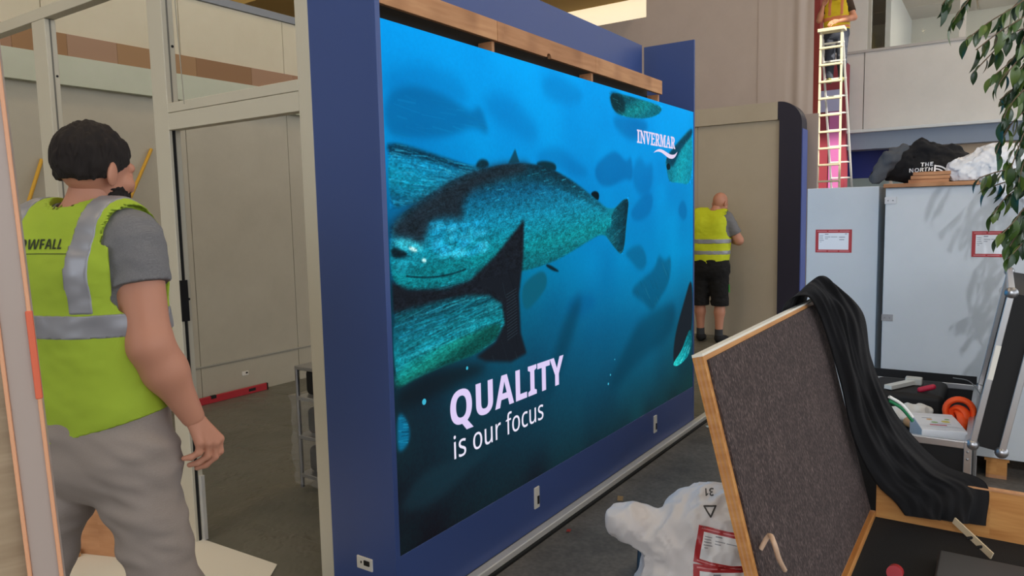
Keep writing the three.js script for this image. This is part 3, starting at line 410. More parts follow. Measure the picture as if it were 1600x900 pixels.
function cone(x, y, z, b) { // bone: [ax, ay, az, bx, by, bz, ra, rb]
  const dx = b[3] - b[0], dy = b[4] - b[1], dz = b[5] - b[2], px = x - b[0], py = y - b[1], pz = z - b[2], L = dx * dx + dy * dy + dz * dz; const t = L ? clamp01((px * dx + py * dy + pz * dz) / L) : 0;
  return Math.hypot(px - t * dx, py - t * dy, pz - t * dz) - (b[6] + t * (b[7] - b[6]));
}
const bones = (list, k) => (x, y, z) => { let d = 1e3; for (const b of list) d = smin(d, cone(x, y, z, b), k); return d; };
const ell = (x, y, z, c, r) => { const a = (x - c[0]) / r[0], b = (y - c[1]) / r[1], d = (z - c[2]) / r[2], k0 = Math.hypot(a, b, d), k1 = Math.hypot(a / r[0], b / r[1], d / r[2]); return k1 < 1e-9 ? -Math.min(...r) : k0 * (k0 - 1) / k1; };
function bounds(list, m) { const lo = [1e9, 1e9, 1e9], hi = [-1e9, -1e9, -1e9]; for (const b of list) for (let a = 0; a < 3; a++) { lo[a] = Math.min(lo[a], b[a] - b[6], b[3 + a] - b[7]); hi[a] = Math.max(hi[a], b[a] + b[6], b[3 + a] + b[7]); } return [lo.map((v) => v - m), hi.map((v) => v + m)]; }
// ---------------------------------------------------------------- soft things on the crate
const blackCloth = new THREE.MeshStandardMaterial({ map: heather(0x101012, 0x1c1c1f, 0.05), roughness: 0.95, bumpMap: weaveBump, bumpScale: 0.0006 });
{
  const B = [[5.06, 1.74, -0.66, 5.1, 1.86, -0.55, 0.035, 0.05], [5.1, 1.86, -0.55, 5.13, 1.9, -0.42, 0.05, 0.045], [5.13, 1.9, -0.42, 5.15, 1.88, -0.28, 0.04, 0.05], [5.15, 1.8, -0.6, 5.15, 1.78, -0.25, 0.08, 0.1], [5.2, 1.74, -0.5, 5.2, 1.75, -0.25, 0.05, 0.07], [5.05, 1.73, -0.42, 5.05, 1.76, -0.3, 0.035, 0.07], [5.16, 1.9, -0.45, 5.14, 1.93, -0.44, 0.025, 0.022]];
  const f0 = bones(B, 0.06), f = (x, y, z) => Math.max(f0(x, y, z) + 0.012 * n3(x * 9, y * 9, z * 9) + 0.006 * n3(x * 22, y * 22, z * 22), 1.693 - y), [lo, hi] = bounds(B, 0.03);
  const t = thing('jacket', 'crumpled black jacket with a white chest print on the large crate', 'jacket', [5.12, 1.693, -0.45]);
  const g = nets(f, lo, hi, 0.009).translate(-5.12, -1.693, 0.45), j = mesh('jacket_shell', g, blackCloth, t);
  const grey = [[5.03, 1.735, -0.665, 5.06, 1.85, -0.585, 0.04, 0.05], [5.06, 1.85, -0.585, 5.1, 1.9, -0.52, 0.05, 0.04]], fg0 = bones(grey, 0.05); const [l2, h2] = bounds(grey, 0.03);
  mesh('grey_sleeve', nets((x, y, z) => Math.max(fg0(x, y, z) + 0.01 * n3(x * 14, y * 14, z * 14), 1.7 - y), l2, h2, 0.009).translate(-5.12, -1.693, 0.45), new THREE.MeshStandardMaterial({ color: 0x4a4e54, roughness: 0.9 }), t);
  const cv = document.createElement('canvas'); cv.width = 512; cv.height = 256; const c = cv.getContext('2d'); c.fillStyle = '#f4f4f4'; c.font = 'bold 84px sans-serif'; c.textAlign = 'right'; c.fillText('THE', 300, 80); c.fillText('NORTH', 300, 160); c.fillText('FACE', 300, 240);
  c.strokeStyle = '#f4f4f4'; c.lineWidth = 20; for (const r of [60, 105, 150]) { c.beginPath(); c.arc(318, 236, r, -Math.PI / 2, 0); c.stroke(); } c.beginPath(); c.moveTo(318, 236); c.lineTo(480, 236); c.stroke(); c.beginPath(); c.moveTo(318, 246); c.lineTo(318, 70); c.stroke();
  const ct = new THREE.CanvasTexture(cv); ct.colorSpace = THREE.SRGBColorSpace;
  j.updateMatrixWorld(true); scene.updateMatrixWorld(true);
  const d = new DecalGeometry(j, V(4.99, 1.775, -0.375), new THREE.Euler(0, -Math.PI / 2, 0), V(0.24, 0.1, 0.2)); d.translate(-5.12, -1.693, 0.45); d.translate(-0.002, 0, 0);
  mesh('white_print', d, new THREE.MeshStandardMaterial({ map: ct, transparent: true, alphaMap: null, roughness: 0.7, polygonOffset: true, polygonOffsetFactor: -2 }), t);
}
{ // heap of clear bubble wrap at the crate's front edge
  const B = [[4.92, 1.76, -0.22, 4.95, 1.8, -0.02, 0.07, 0.09], [4.95, 1.79, -0.05, 4.98, 1.78, 0.25, 0.1, 0.09], [4.9, 1.72, -0.18, 4.92, 1.73, 0.2, 0.06, 0.06], [4.83, 1.68, -0.02, 4.815, 1.56, 0.02, 0.04, 0.025], [4.83, 1.66, 0.1, 4.815, 1.5, 0.12, 0.04, 0.02], [5.0, 1.83, -0.1, 5.0, 1.82, 0.2, 0.06, 0.06]];
  const f0 = bones(B, 0.07), crate = (x, y, z) => Math.max(4.843 - x, y - 1.694), f = (x, y, z) => Math.max(f0(x, y, z) + 0.016 * Math.abs(n3(x * 11, y * 11, z * 11)) + 0.006 * n3(x * 30, y * 30, z * 30), -Math.max(4.843 - x, y - 1.694)), [lo, hi] = bounds(B, 0.03);
  const m = new THREE.MeshPhysicalMaterial({ color: 0xfafcff, roughness: 0.2, transmission: 0.25, thickness: 0, ior: 1.35 });
  const h = mesh('bubble_wrap', nets(f, lo, hi, 0.009), m); tag(h, 'heap of crinkled clear plastic wrap spilling over the large crate edge', 'plastic wrap');
}
// ---------------------------------------------------------------- open wooden crate with raised lid
{
  const t = thing('wooden_crate', 'open plywood transport crate with raised carpet-lined lid and black lining', 'crate', [2.2, 0, 0.05]); const o = (g) => g.translate(-2.2, 0, -0.05);
  const wall = (x0, x1, y1, z0, z1) => mesh('side_wall', o(box(x0, x1, 0.01, y1, z0, z1, 0.002)), M.pine, t);
  wall(1.6, 2.86, 0.45, -0.368, -0.345); wall(1.6, 1.623, 0.45, -0.345, 0.45); wall(1.6, 2.86, 0.45, 0.45, 0.473);
  const bw = mesh('back_wall', o(box(2.838, 2.86, 0.01, 0.6, -0.345, 0.473, 0.002)), M.pine, t); mesh('pale_edge', o(box(2.836, 2.862, 0.6, 0.606, -0.345, 0.473, 0.001)), M.ply, bw);
  mesh('lining', o(box(1.623, 2.838, 0.42, 0.436, -0.345, 0.45)), new THREE.MeshStandardMaterial({ map: texture(256, (u, v) => { const s = L256(u * 256, v * 256) * 0.06; return [0.05 + s, 0.05 + s, 0.055 + s]; }, 0.4), roughness: 0.95 }), t);
  // lid, hinged on the left wall and leaning back
  const lid = new THREE.Group(); lid.name = 'lid'; lid.position.set(1.6 - 2.2, 0.452, -0.36 - 0.05); lid.rotation.x = -0.247; t.add(lid);
  for (let i = 0; i < 5; i++) mesh('ply_layer', box(i % 2 ? 0.001 : 0, i % 2 ? 1.249 : 1.25, 0, 0.795, -0.03 + i * 0.0052, -0.0248 + i * 0.0052), [M.pine, M.ply][i % 2], lid);
  mesh('carpet_lining', box(0.018, 1.232, 0.012, 0.783, -0.004, 0.002), M.carpet, lid);
  mesh('white_top_edge', box(0, 1.25, 0.795, 0.801, -0.03, -0.004), M.paper, lid);
  mesh('hinge_strip', box(0, 1.25, -0.012, 0.0, -0.014, 0.012, 0.002), M.pine, lid);
  const hook = mesh('lid_hook', tube([[0.05, 0.33, 0.004], [0.055, 0.36, 0.03], [0.03, 0.35, 0.045], [0.05, 0.31, 0.04], [0.1, 0.26, 0.03]], 0.006, 20, 6), mat(0xd9b79a, 0.4), lid); hook.userData.label = 'bent pale metal hook';
  const stay = mesh('lid_stay', o(beam([2.775, 0.5, -0.1], [2.655, 0.452, 0.01], 0.022, 0.005, [0, 1, 0.2])), mat(0xd8c8a8, 0.5), t); stay.userData.label = 'pale perforated metal stay';
  for (const k of [0.25, 0.5]) mesh('stay_hole', o(new THREE.CylinderGeometry(0.005, 0.005, 0.03, 10).rotateX(1.2).translate(2.655 + 0.12 * k, 0.452 + 0.048 * k, 0.01 - 0.11 * k)), M.rubber, stay);
  tag(mesh('tool_case', box(2.33, 2.57, 0.437, 0.475, -0.13, 0.12, 0.008), mat(0x2c2e33, 0.45)), 'flat dark grey case lying in the black lined crate', 'case');
  tag(mesh('red_roll', new THREE.CylinderGeometry(0.022, 0.022, 0.04, 20).rotateZ(1.3).translate(2.36, 0.463, -0.23), M.red), 'small red roll lying in the black lined crate', 'roll');
}
{ // black hoodie hanging over the lid corner: a folded sheet between two edges, with thickness
  const Lc = new THREE.CatmullRomCurve3([[2.5, 1.06, -0.625], [2.5, 1.245, -0.59], [2.52, 1.268, -0.545], [2.67, 1.2, -0.525], [2.745, 0.953, -0.462], [2.735, 0.732, -0.405], [2.79, 0.57, -0.335], [2.815, 0.51, -0.28], [2.82, 0.468, -0.25]].map((p) => V(...p)));
  const Rc = new THREE.CatmullRomCurve3([[2.9, 1.02, -0.64], [2.87, 1.25, -0.59], [2.83, 1.285, -0.53], [2.89, 1.18, -0.42], [2.91, 1.0, -0.385], [2.91, 0.8, -0.296], [2.89, 0.655, -0.15], [2.855, 0.618, -0.02], [2.818, 0.485, -0.015]].map((p) => V(...p)));
  const n = V(-0.86, 0.28, 0.42), NS = 56, NT = 110, pos = [], ix = [], P = (s, t, back) => {
    const a = Lc.getPoint(t), b = Rc.getPoint(t), p = a.lerp(b, s), env = Math.sin(Math.PI * s), mid = Math.sin(Math.PI * Math.min(1, t * 1.05));
    const ripple = Math.pow(0.5 + 0.5 * Math.sin(6.283 * (2.6 * s - 0.8 * t + 0.25 * n3(s * 1.5, t * 3, 1))), 1.6) * 0.022 * env * mid + 0.022 * (n3(s * 4, t * 7, 5) + 0.6 * n3(s * 9, t * 5, 9)) * env;
    p.addScaledVector(n, 0.012 + 0.035 * env * (0.4 + 0.6 * mid) + ripple); p.y += 0.03 * Math.exp(-Math.pow((t - 0.25) / 0.07, 2)) * env; if (back) p.addScaledVector(n, -0.014); return p; };
  for (const bk of [0, 1]) for (let j = 0; j <= NT; j++) for (let i = 0; i <= NS; i++) { const p = P(i / NS, j / NT, bk); pos.push(p.x - 2.85, p.y - 0.5, p.z + 0.3); }
  const id = (b, i, j) => (b * (NT + 1) + j) * (NS + 1) + i;
  for (let j = 0; j < NT; j++) for (let i = 0; i < NS; i++) { ix.push(id(0, i, j), id(0, i, j + 1), id(0, i + 1, j), id(0, i + 1, j), id(0, i, j + 1), id(0, i + 1, j + 1)); ix.push(id(1, i, j), id(1, i + 1, j), id(1, i, j + 1), id(1, i + 1, j), id(1, i + 1, j + 1), id(1, i, j + 1)); }
  for (let j = 0; j < NT; j++) for (const i of [0, NS]) ix.push(id(0, i, j), id(1, i, j), id(0, i, j + 1), id(1, i, j), id(1, i, j + 1), id(0, i, j + 1));
  for (let i = 0; i < NS; i++) for (const j of [0, NT]) ix.push(id(0, i, j), id(0, i + 1, j), id(1, i, j), id(1, i, j), id(0, i + 1, j), id(1, i + 1, j));
  const g = new THREE.BufferGeometry(); g.setAttribute('position', new THREE.Float32BufferAttribute(pos, 3)); g.setIndex(ix); g.computeVertexNormals(); metres(g);
  const h = thing('hoodie', 'black hoodie draped over the raised lid of the wooden crate', 'hoodie', [2.85, 0.5, -0.3]);
  mesh('fabric', g, blackCloth, h);
  const st = (c, y, w) => mesh('cuff_stripe', tube([[0.05, y, -0.02], [0.075, y - 0.03, 0.02], [0.085, y - 0.075, 0.055]], w, 12, 6), mat(c, 0.8), h); st(0xe8e8e4, 0.37, 0.006); st(0x1f7a4c, 0.355, 0.006);
}
// ---------------------------------------------------------------- flight case with its lid up
{
  const t = thing('flight_case', 'open black flight case with aluminium edges and raised lid', 'flight case', [3.97, 0, -0.33]); const o = (g) => g.translate(-3.97, 0, 0.33);
  const X0 = 3.41, X1 = 4.54, Z0 = -0.59, Z1 = -0.085, Y = 0.6;
  mesh('front_panel', o(box(X0, X0 + 0.01, 0.05, Y - 0.02, Z0, Z1)), M.black, t); mesh('rear_panel', o(box(X1 - 0.01, X1, 0.05, Y + 0.045, Z0, Z1)), M.black, t); mesh('side_panel', o(box(X0, X1, 0.05, Y - 0.02, Z0, Z0 + 0.01)), M.black, t); mesh('side_panel', o(box(X0, X1, 0.05, Y - 0.02, Z1 - 0.01, Z1)), M.black, t); mesh('bottom_panel', o(box(X0, X1, 0.05, 0.06, Z0, Z1)), M.black, t);
  mesh('foam_tray', o(box(X0 + 0.02, X1 - 0.02, 0.06, 0.5, Z0 + 0.02, Z1 - 0.02)), mat(0x1b1b1d, 0.9), t);
  for (const z of [Z0, Z1]) mesh('edge_rail', o(box(X0, X1, Y - 0.03, Y, z - 0.012, z + 0.012, 0.003)), M.alu, t);
  for (const x of [X0, X1]) mesh('edge_rail', o(box(x - 0.012, x + 0.012, Y - 0.03, Y, Z0, Z1, 0.003)), M.alu, t);
  for (const x of [X0, X1]) for (const z of [Z0, Z1]) { const p = mesh('corner_post', o(box(x - 0.014, x + 0.014, 0.04, Y + 0.002, z - 0.014, z + 0.014, 0.003)), M.alu, t); for (const y of [0.56, 0.53, 0.42]) mesh('rivet', o(new THREE.SphereGeometry(0.005, 8, 6).translate(x - 0.014, y, z)), M.steel, p); }
  for (const [x, z] of [[X0 + 0.06, Z0 + 0.06], [X0 + 0.06, Z1 - 0.06], [X1 - 0.06, Z0 + 0.06], [X1 - 0.06, Z1 - 0.06]]) mesh('castor', o(new THREE.CylinderGeometry(0.03, 0.03, 0.025, 16).rotateX(Math.PI / 2).translate(x, 0.03, z)), M.rubber, t);
  const lid = new THREE.Group(); lid.name = 'lid'; lid.position.set(X0 - 3.97, 0.59, -0.07 + 0.33); lid.rotation.x = 0.17; t.add(lid);
  const W = X1 - X0, Hh = 0.63, D = 0.1;
  mesh('lid_panel', box(0, W, 0, Hh, D - 0.008, D), M.black, lid); mesh('lid_wall', box(0.002, 0.012, 0, Hh, 0, D), M.black, lid); mesh('lid_wall', box(W - 0.012, W - 0.002, 0, Hh, 0, D), M.black, lid); mesh('lid_wall', box(0, W, Hh - 0.012, Hh - 0.002, 0, D), M.black, lid);
  for (const z of [0, D]) { for (const x of [0, W]) mesh('edge_rail', box(x - 0.014, x + 0.014, 0, Hh, z - 0.012, z + 0.012, 0.003), M.alu, lid); mesh('edge_rail', box(0, W, Hh - 0.014, Hh + 0.012, z - 0.012, z + 0.012, 0.003), M.alu, lid); mesh('edge_rail', box(0, W, -0.012, 0.014, z - 0.012, z + 0.012, 0.003), M.alu, lid); }
  for (const z of [0, D]) for (const y of [0, Hh]) for (const x of [0, W]) mesh('ball_corner', new THREE.SphereGeometry(0.024, 16, 12).translate(x, y, z), M.steel, lid);
  mesh('peeling_label', box(-0.0155, -0.0145, 0.28, 0.42, -0.006, 0.012), M.paper, lid);
  const it = mesh('loose_wire', tube([[0.02, 0.2, -0.01], [0.05, 0.24, -0.06], [0.0, 0.25, -0.12]], 0.002, 12, 5), mat(0x6c7276, 0.5), lid);
}
{ // things in the flight case
  const cv = document.createElement('canvas'); cv.width = 256; cv.height = 256; const c = cv.getContext('2d'); c.fillStyle = '#eef0f2'; c.fillRect(0, 0, 256, 256); c.fillStyle = '#c43a4a'; c.fillRect(90, 20, 100, 26); for (const [x, y, r, k] of [[80, 130, 26, '#d8cc2a'], [150, 100, 20, '#8cc05a'], [170, 170, 18, '#e0a23a'], [60, 190, 16, '#7ab356']]) { c.fillStyle = k; c.beginPath(); c.arc(x, y, r, 0, 7); c.fill(); } c.fillStyle = '#333a66'; c.fillRect(150, 200, 60, 10); c.fillStyle = '#9aa0aa'; for (let i = 0; i < 4; i++) c.fillRect(60, 58 + i * 8, 120, 3);
  const ct = new THREE.CanvasTexture(cv); ct.colorSpace = THREE.SRGBColorSpace;
  const t = thing('carton', 'small white printed carton lying in the flight case', 'box', [3.64, 0.51, -0.21], 0.25);
  mesh('carton_body', box(-0.15, 0.13, 0, 0.1, -0.085, 0.085, 0.003), mat(0xe7e9ec, 0.5), t);
  mesh('printed_top', new THREE.PlaneGeometry(0.26, 0.155).rotateX(-Math.PI / 2).rotateY(Math.PI / 2).scale(1.05, 1, 0.64).translate(-0.01, 0.1015, 0), new THREE.MeshStandardMaterial({ map: ct, roughness: 0.4 }), t);
  mesh('red_side', box(-0.02, 0.12, 0.02, 0.08, 0.0845, 0.0865), mat(0xb03a44, 0.5), t);
  tag(mesh('tape_roll', new THREE.TorusGeometry(0.045, 0.02, 10, 24).rotateX(Math.PI / 2).translate(3.87, 0.53, -0.3), mat(0xb58e62, 0.5)), 'brown roll of tape lying in the flight case', 'tape');
  const s = thing('ratchet_strap', 'coiled orange strap beside the white carton', 'strap', [3.85, 0.53, -0.135]);
  for (const [r, y, a] of [[0.05, 0.03, 0.3], [0.04, 0.06, 0.9], [0.055, 0.085, 1.6]]) mesh('strap_loop', new THREE.TorusGeometry(r, 0.014, 6, 24).scale(1, 1, 1.6).rotateY(a).translate(0, y, 0), M.orange, s);
  const p = thing('tool_pouch', 'black tool pouch with a pale clamp and red grip at the case rear', 'pouch', [4.28, 0.51, -0.38]);
  mesh('pouch_body', box(-0.2, 0.18, 0, 0.11, -0.17, 0.17, 0.03), M.black, p); const cl = mesh('clamp', beam([-0.17, 0.125, -0.08], [0.03, 0.125, 0.02], 0.04, 0.02, [0, 0, 1]), mat(0xd6d8d2, 0.4), p); mesh('clamp_jaw', box(0.0, 0.05, 0.11, 0.15, -0.02, 0.06, 0.008), mat(0xb8bab4, 0.4), cl);
  mesh('red_grip', new THREE.CapsuleGeometry(0.014, 0.06, 4, 10).rotateX(1.2).translate(-0.13, 0.13, 0.09), mat(0xc02040, 0.5), p);
  tag(mesh('rag', nets((x, y, z) => cone(x, y, z, [3.95, 0.51, -0.46, 4.02, 0.55, -0.3, 0.05, 0.045]) + 0.012 * n3(x * 16, y * 16, z * 16), [3.86, 0.44, -0.55], [4.1, 0.64, -0.22], 0.01), mat(0xdedfda, 0.9)), 'crumpled white rag lying in the flight case', 'rag');
}
// ---------------------------------------------------------------- white plastic bag with document pouches
{
  const B = [[2.35, 0.16, -0.88, 2.4, 0.42, -0.82, 0.2, 0.17], [2.4, 0.42, -0.8, 2.45, 0.52, -0.64, 0.15, 0.12], [2.35, 0.2, -0.75, 2.5, 0.35, -0.6, 0.18, 0.15], [2.32, 0.42, -0.93, 2.29, 0.46, -1.09, 0.08, 0.05], [2.29, 0.46, -1.07, 2.3, 0.44, -1.13, 0.055, 0.025], [2.42, 0.12, -0.65, 2.5, 0.12, -0.85, 0.14, 0.14]];
  const f0 = bones(B, 0.09), f = (x, y, z) => Math.max(f0(x, y, z) + 0.02 * Math.abs(n3(x * 6, y * 5, z * 6)) + 0.008 * Math.abs(n3(x * 14 + 4, y * 12, z * 14)) - 0.012, 0.012 - y), [lo, hi] = bounds(B, 0.04);
  const t = thing('plastic_bag', 'full white plastic bag with two red framed pouches on the floor', 'bag', [2.4, 0.012, -0.8]);
  const bag = mesh('bag_film', nets(f, lo, hi, 0.011).translate(-2.4, -0.012, 0.8), new THREE.MeshPhysicalMaterial({ color: 0xe9e7ea, roughness: 0.4, transmission: 0.12, thickness: 0 }), t);
  scene.updateMatrixWorld(true);
  const face = Math.atan2(-2.3, 0.75); // looks back at the aisle
  const dec = (name, p, turn, roll, sx, sy, m, lab) => { const e = new THREE.Euler(-0.25, turn, roll, 'YXZ'), g = new DecalGeometry(bag, V(...p), e, V(sx, sy, 0.35)); if (!g.attributes.position.count) return; g.translate(-2.4, -0.012, 0.8); const n = g.attributes.normal, q = g.attributes.position; for (let i = 0; i < q.count; i++) q.setXYZ(i, q.getX(i) + n.getX(i) * 0.002, q.getY(i) + n.getY(i) * 0.002, q.getZ(i) + n.getZ(i) * 0.002); const d = mesh(name, g, m, t); if (lab) d.userData.label = lab; };
  dec('document_pouch', [2.25, 0.455, -0.69], face, -0.14, 0.22, 0.12, labelMat, 'red framed document pouch'); dec('document_pouch', [2.25, 0.335, -0.685], face, 0.03, 0.24, 0.14, labelMat, 'red framed document pouch');
  const cv = document.createElement('canvas'); cv.width = 128; cv.height = 256; const c = cv.getContext('2d'); c.strokeStyle = c.fillStyle = '#3c3a3a'; c.translate(64, 60); c.rotate(Math.PI); c.font = 'bold 56px sans-serif'; c.textAlign = 'center'; c.fillText('31', 0, 20); c.rotate(-Math.PI); c.lineWidth = 9; c.lineJoin = 'round'; c.beginPath(); c.moveTo(-34, 70); c.lineTo(34, 70); c.lineTo(0, 128); c.closePath(); c.stroke();
  const ct = new THREE.CanvasTexture(cv); ct.colorSpace = THREE.SRGBColorSpace;
  dec('recycling_mark', [2.28, 0.58, -0.77], face, 0.1, 0.07, 0.14, new THREE.MeshStandardMaterial({ map: ct, transparent: true, roughness: 0.6 }));
}
{ const t = thing('tool_box', 'dark blue tool box on the floor behind the white bag', 'tool box', [2.74, 0, -1.15], 0.4); mesh('box_body', box(-0.14, 0.14, 0, 0.13, -0.08, 0.1, 0.01), mat(0x1d2430, 0.5), t); mesh('handle_bar', rod([-0.14, 0.16, 0.1], [0.14, 0.16, 0.1], 0.011), mat(0x4d6a8c, 0.4, { metalness: 0.4 }), t); for (const x of [-0.12, 0.12]) mesh('handle_arm', rod([x, 0.12, 0.08], [x, 0.16, 0.1], 0.008), mat(0x33414f, 0.5), t); }
for (const [n, lab, x, z, w, d, c, y] of [['red_scrap', 'tiny red scrap lying on the concrete by the floor edging', 3.0, -1.72, 0.035, 0.02, 0xb0392e, 0.3], ['paper_scrap', 'pale blue paper scrap lying on the concrete near the wall end', 5.05, -1.71, 0.05, 0.05, 0xbfd6de, 0.7], ['wood_chip', 'pale wood chips spilled on the concrete beside the floor edging', 3.5, -1.68, 0.07, 0.03, 0xb08d5c, 0.4], ['cable_scrap', 'small white paper scrap on the concrete near the bag', 2.62, -1.28, 0.05, 0.02, 0xd8d6cc, 1.1]]) { const g = new THREE.PlaneGeometry(w, d, 4, 4).rotateX(-Math.PI / 2).rotateY(y), p = g.attributes.position; for (let i = 0; i < p.count; i++) p.setY(i, 0.003 + 0.004 * Math.abs(n3(p.getX(i) * 40, 3, p.getZ(i) * 40))); g.translate(x, 0, z); g.computeVertexNormals(); tag(mesh(n, g, new THREE.MeshStandardMaterial({ color: c, roughness: 0.8, side: THREE.DoubleSide })), lab, 'scrap'); }
// ---------------------------------------------------------------- people
// head field in its own axes: face towards +z, origin between the ears
function headField(x, y, z) {
  let d = ell(x, y, z, [0, 0.032, -0.012], [0.076, 0.096, 0.097]);
  d = smin(d, ell(x, y, z, [0, -0.05, 0.032], [0.056, 0.066, 0.06]), 0.04);
  d = smin(d, cone(x, y, z, [0, 0.012, 0.088, 0, -0.026, 0.108, 0.009, 0.015]), 0.018);            // nose
  d = smin(d, cone(x, y, z, [-0.036, 0.026, 0.078, 0.036, 0.026, 0.078, 0.014, 0.014]), 0.02);        // brow
  for (const s of [-1, 1]) {
    d = smax(d, -(Math.hypot(x - s * 0.032, y - 0.006, z - 0.096) - 0.015), 0.012); d = Math.min(d, Math.hypot(x - s * 0.032, y - 0.006, z - 0.076) - 0.013); // eyes
    d = smin(d, ell(x, y, z, [s * 0.04, -0.02, 0.06], [0.025, 0.025, 0.028]), 0.02);                   // cheeks
    const ex = (x - s * 0.08) * 0.9 + s * (z + 0.012) * 0.35, ey = y + 0.006, ez = z + 0.012; const o = Math.hypot(ex / 0.010, ey / 0.034, ez / 0.021); d = smin(d, (o - 1) * 0.01, 0.008); // ears
  }
  d = smin(d, cone(x, y, z, [-0.02, -0.058, 0.082, 0.02, -0.058, 0.082, 0.008, 0.008]), 0.01); d = smin(d, Math.hypot(x, y + 0.095, z - 0.066) - 0.022, 0.03);
  return d;
}
const hairField = (lift, rough) => (x, y, z) => Math.max(ell(x, y, z, [0, 0.036, -0.016], [0.079 + lift, 0.1 + lift, 0.1 + lift]) + rough * (n3(x * 28, y * 12, z * 28) + 0.6 * n3(x * 70, y * 22, z * 70)), -(y + 0.046 - (z + 0.09) * 0.6 - 0.02 * Math.cos(x * 30)));
const beardField = (x, y, z) => Math.max(Math.min(ell(x, y, z, [0, -0.05, 0.032], [0.06, 0.072, 0.067]), Math.hypot(x, y + 0.096, z - 0.066) - 0.03) + 0.003 * n3(x * 60, y * 60, z * 60), y + 0.028 + 0.4 * Math.max(0, z - 0.07), 0.0 - z + 0.0);
const L3 = (a, b, t) => [a[0] + (b[0] - a[0]) * t, a[1] + (b[1] - a[1]) * t, a[2] + (b[2] - a[2]) * t];
const bone = (a, b, ra, rb) => [...a, ...b, ra, rb];
const grow = (list, d) => list.map((b) => [...b.slice(0, 6), b[6] + d, b[7] + d]);
const sub = (a, b) => [a[0] - b[0], a[1] - b[1], a[2] - b[2]], dot = (a, b) => a[0] * b[0] + a[1] * b[1] + a[2] * b[2], unit = (a) => { const l = Math.hypot(...a); return a.map((v) => v / l); };
// a hand as five bent chains: w wrist, k middle knuckle, c direction the fingers curl to, s direction from index to little finger
function handBones(w, k, c, s, size = 1, curl = 0.7) {
  const out = [], f = unit(sub(k, w)), C = unit(c), S = unit(s), at = (p, a, b, e) => [p[0] + f[0] * a + C[0] * b + S[0] * e, p[1] + f[1] * a + C[1] * b + S[1] * e, p[2] + f[2] * a + C[2] * b + S[2] * e];
  for (let i = 0; i < 4; i++) {
    const e = (i - 1.5) * 0.02 * size, kn = at(k, [0, 0.006, 0, -0.01][i] * size, 0, e), l = [0.04, 0.046, 0.042, 0.033][i] * size, q = curl + i * 0.06;
    out.push(bone(w, kn, 0.022 * size, 0.014 * size));
    const p1 = at(kn, l * Math.cos(q * 0.6), l * Math.sin(q * 0.6), 0), p2 = at(p1, l * 0.75 * Math.cos(q * 1.5), l * 0.75 * Math.sin(q * 1.5), 0), p3 = at(p2, l * 0.55 * Math.cos(q * 2), l * 0.55 * Math.sin(q * 2), 0);
    out.push(bone(kn, p1, 0.0105 * size, 0.0095 * size), bone(p1, p2, 0.0095 * size, 0.0085 * size), bone(p2, p3, 0.0085 * size, 0.0072 * size));
  }
  const t0 = at(w, 0.02 * size, 0.008 * size, -0.022 * size), t1 = at(w, 0.055 * size, 0.024 * size, -0.042 * size), t2 = at(w, 0.085 * size, 0.036 * size, -0.044 * size);
  out.push(bone(t0, t1, 0.017 * size, 0.012 * size), bone(t1, t2, 0.0115 * size, 0.009 * size)); return out;
}
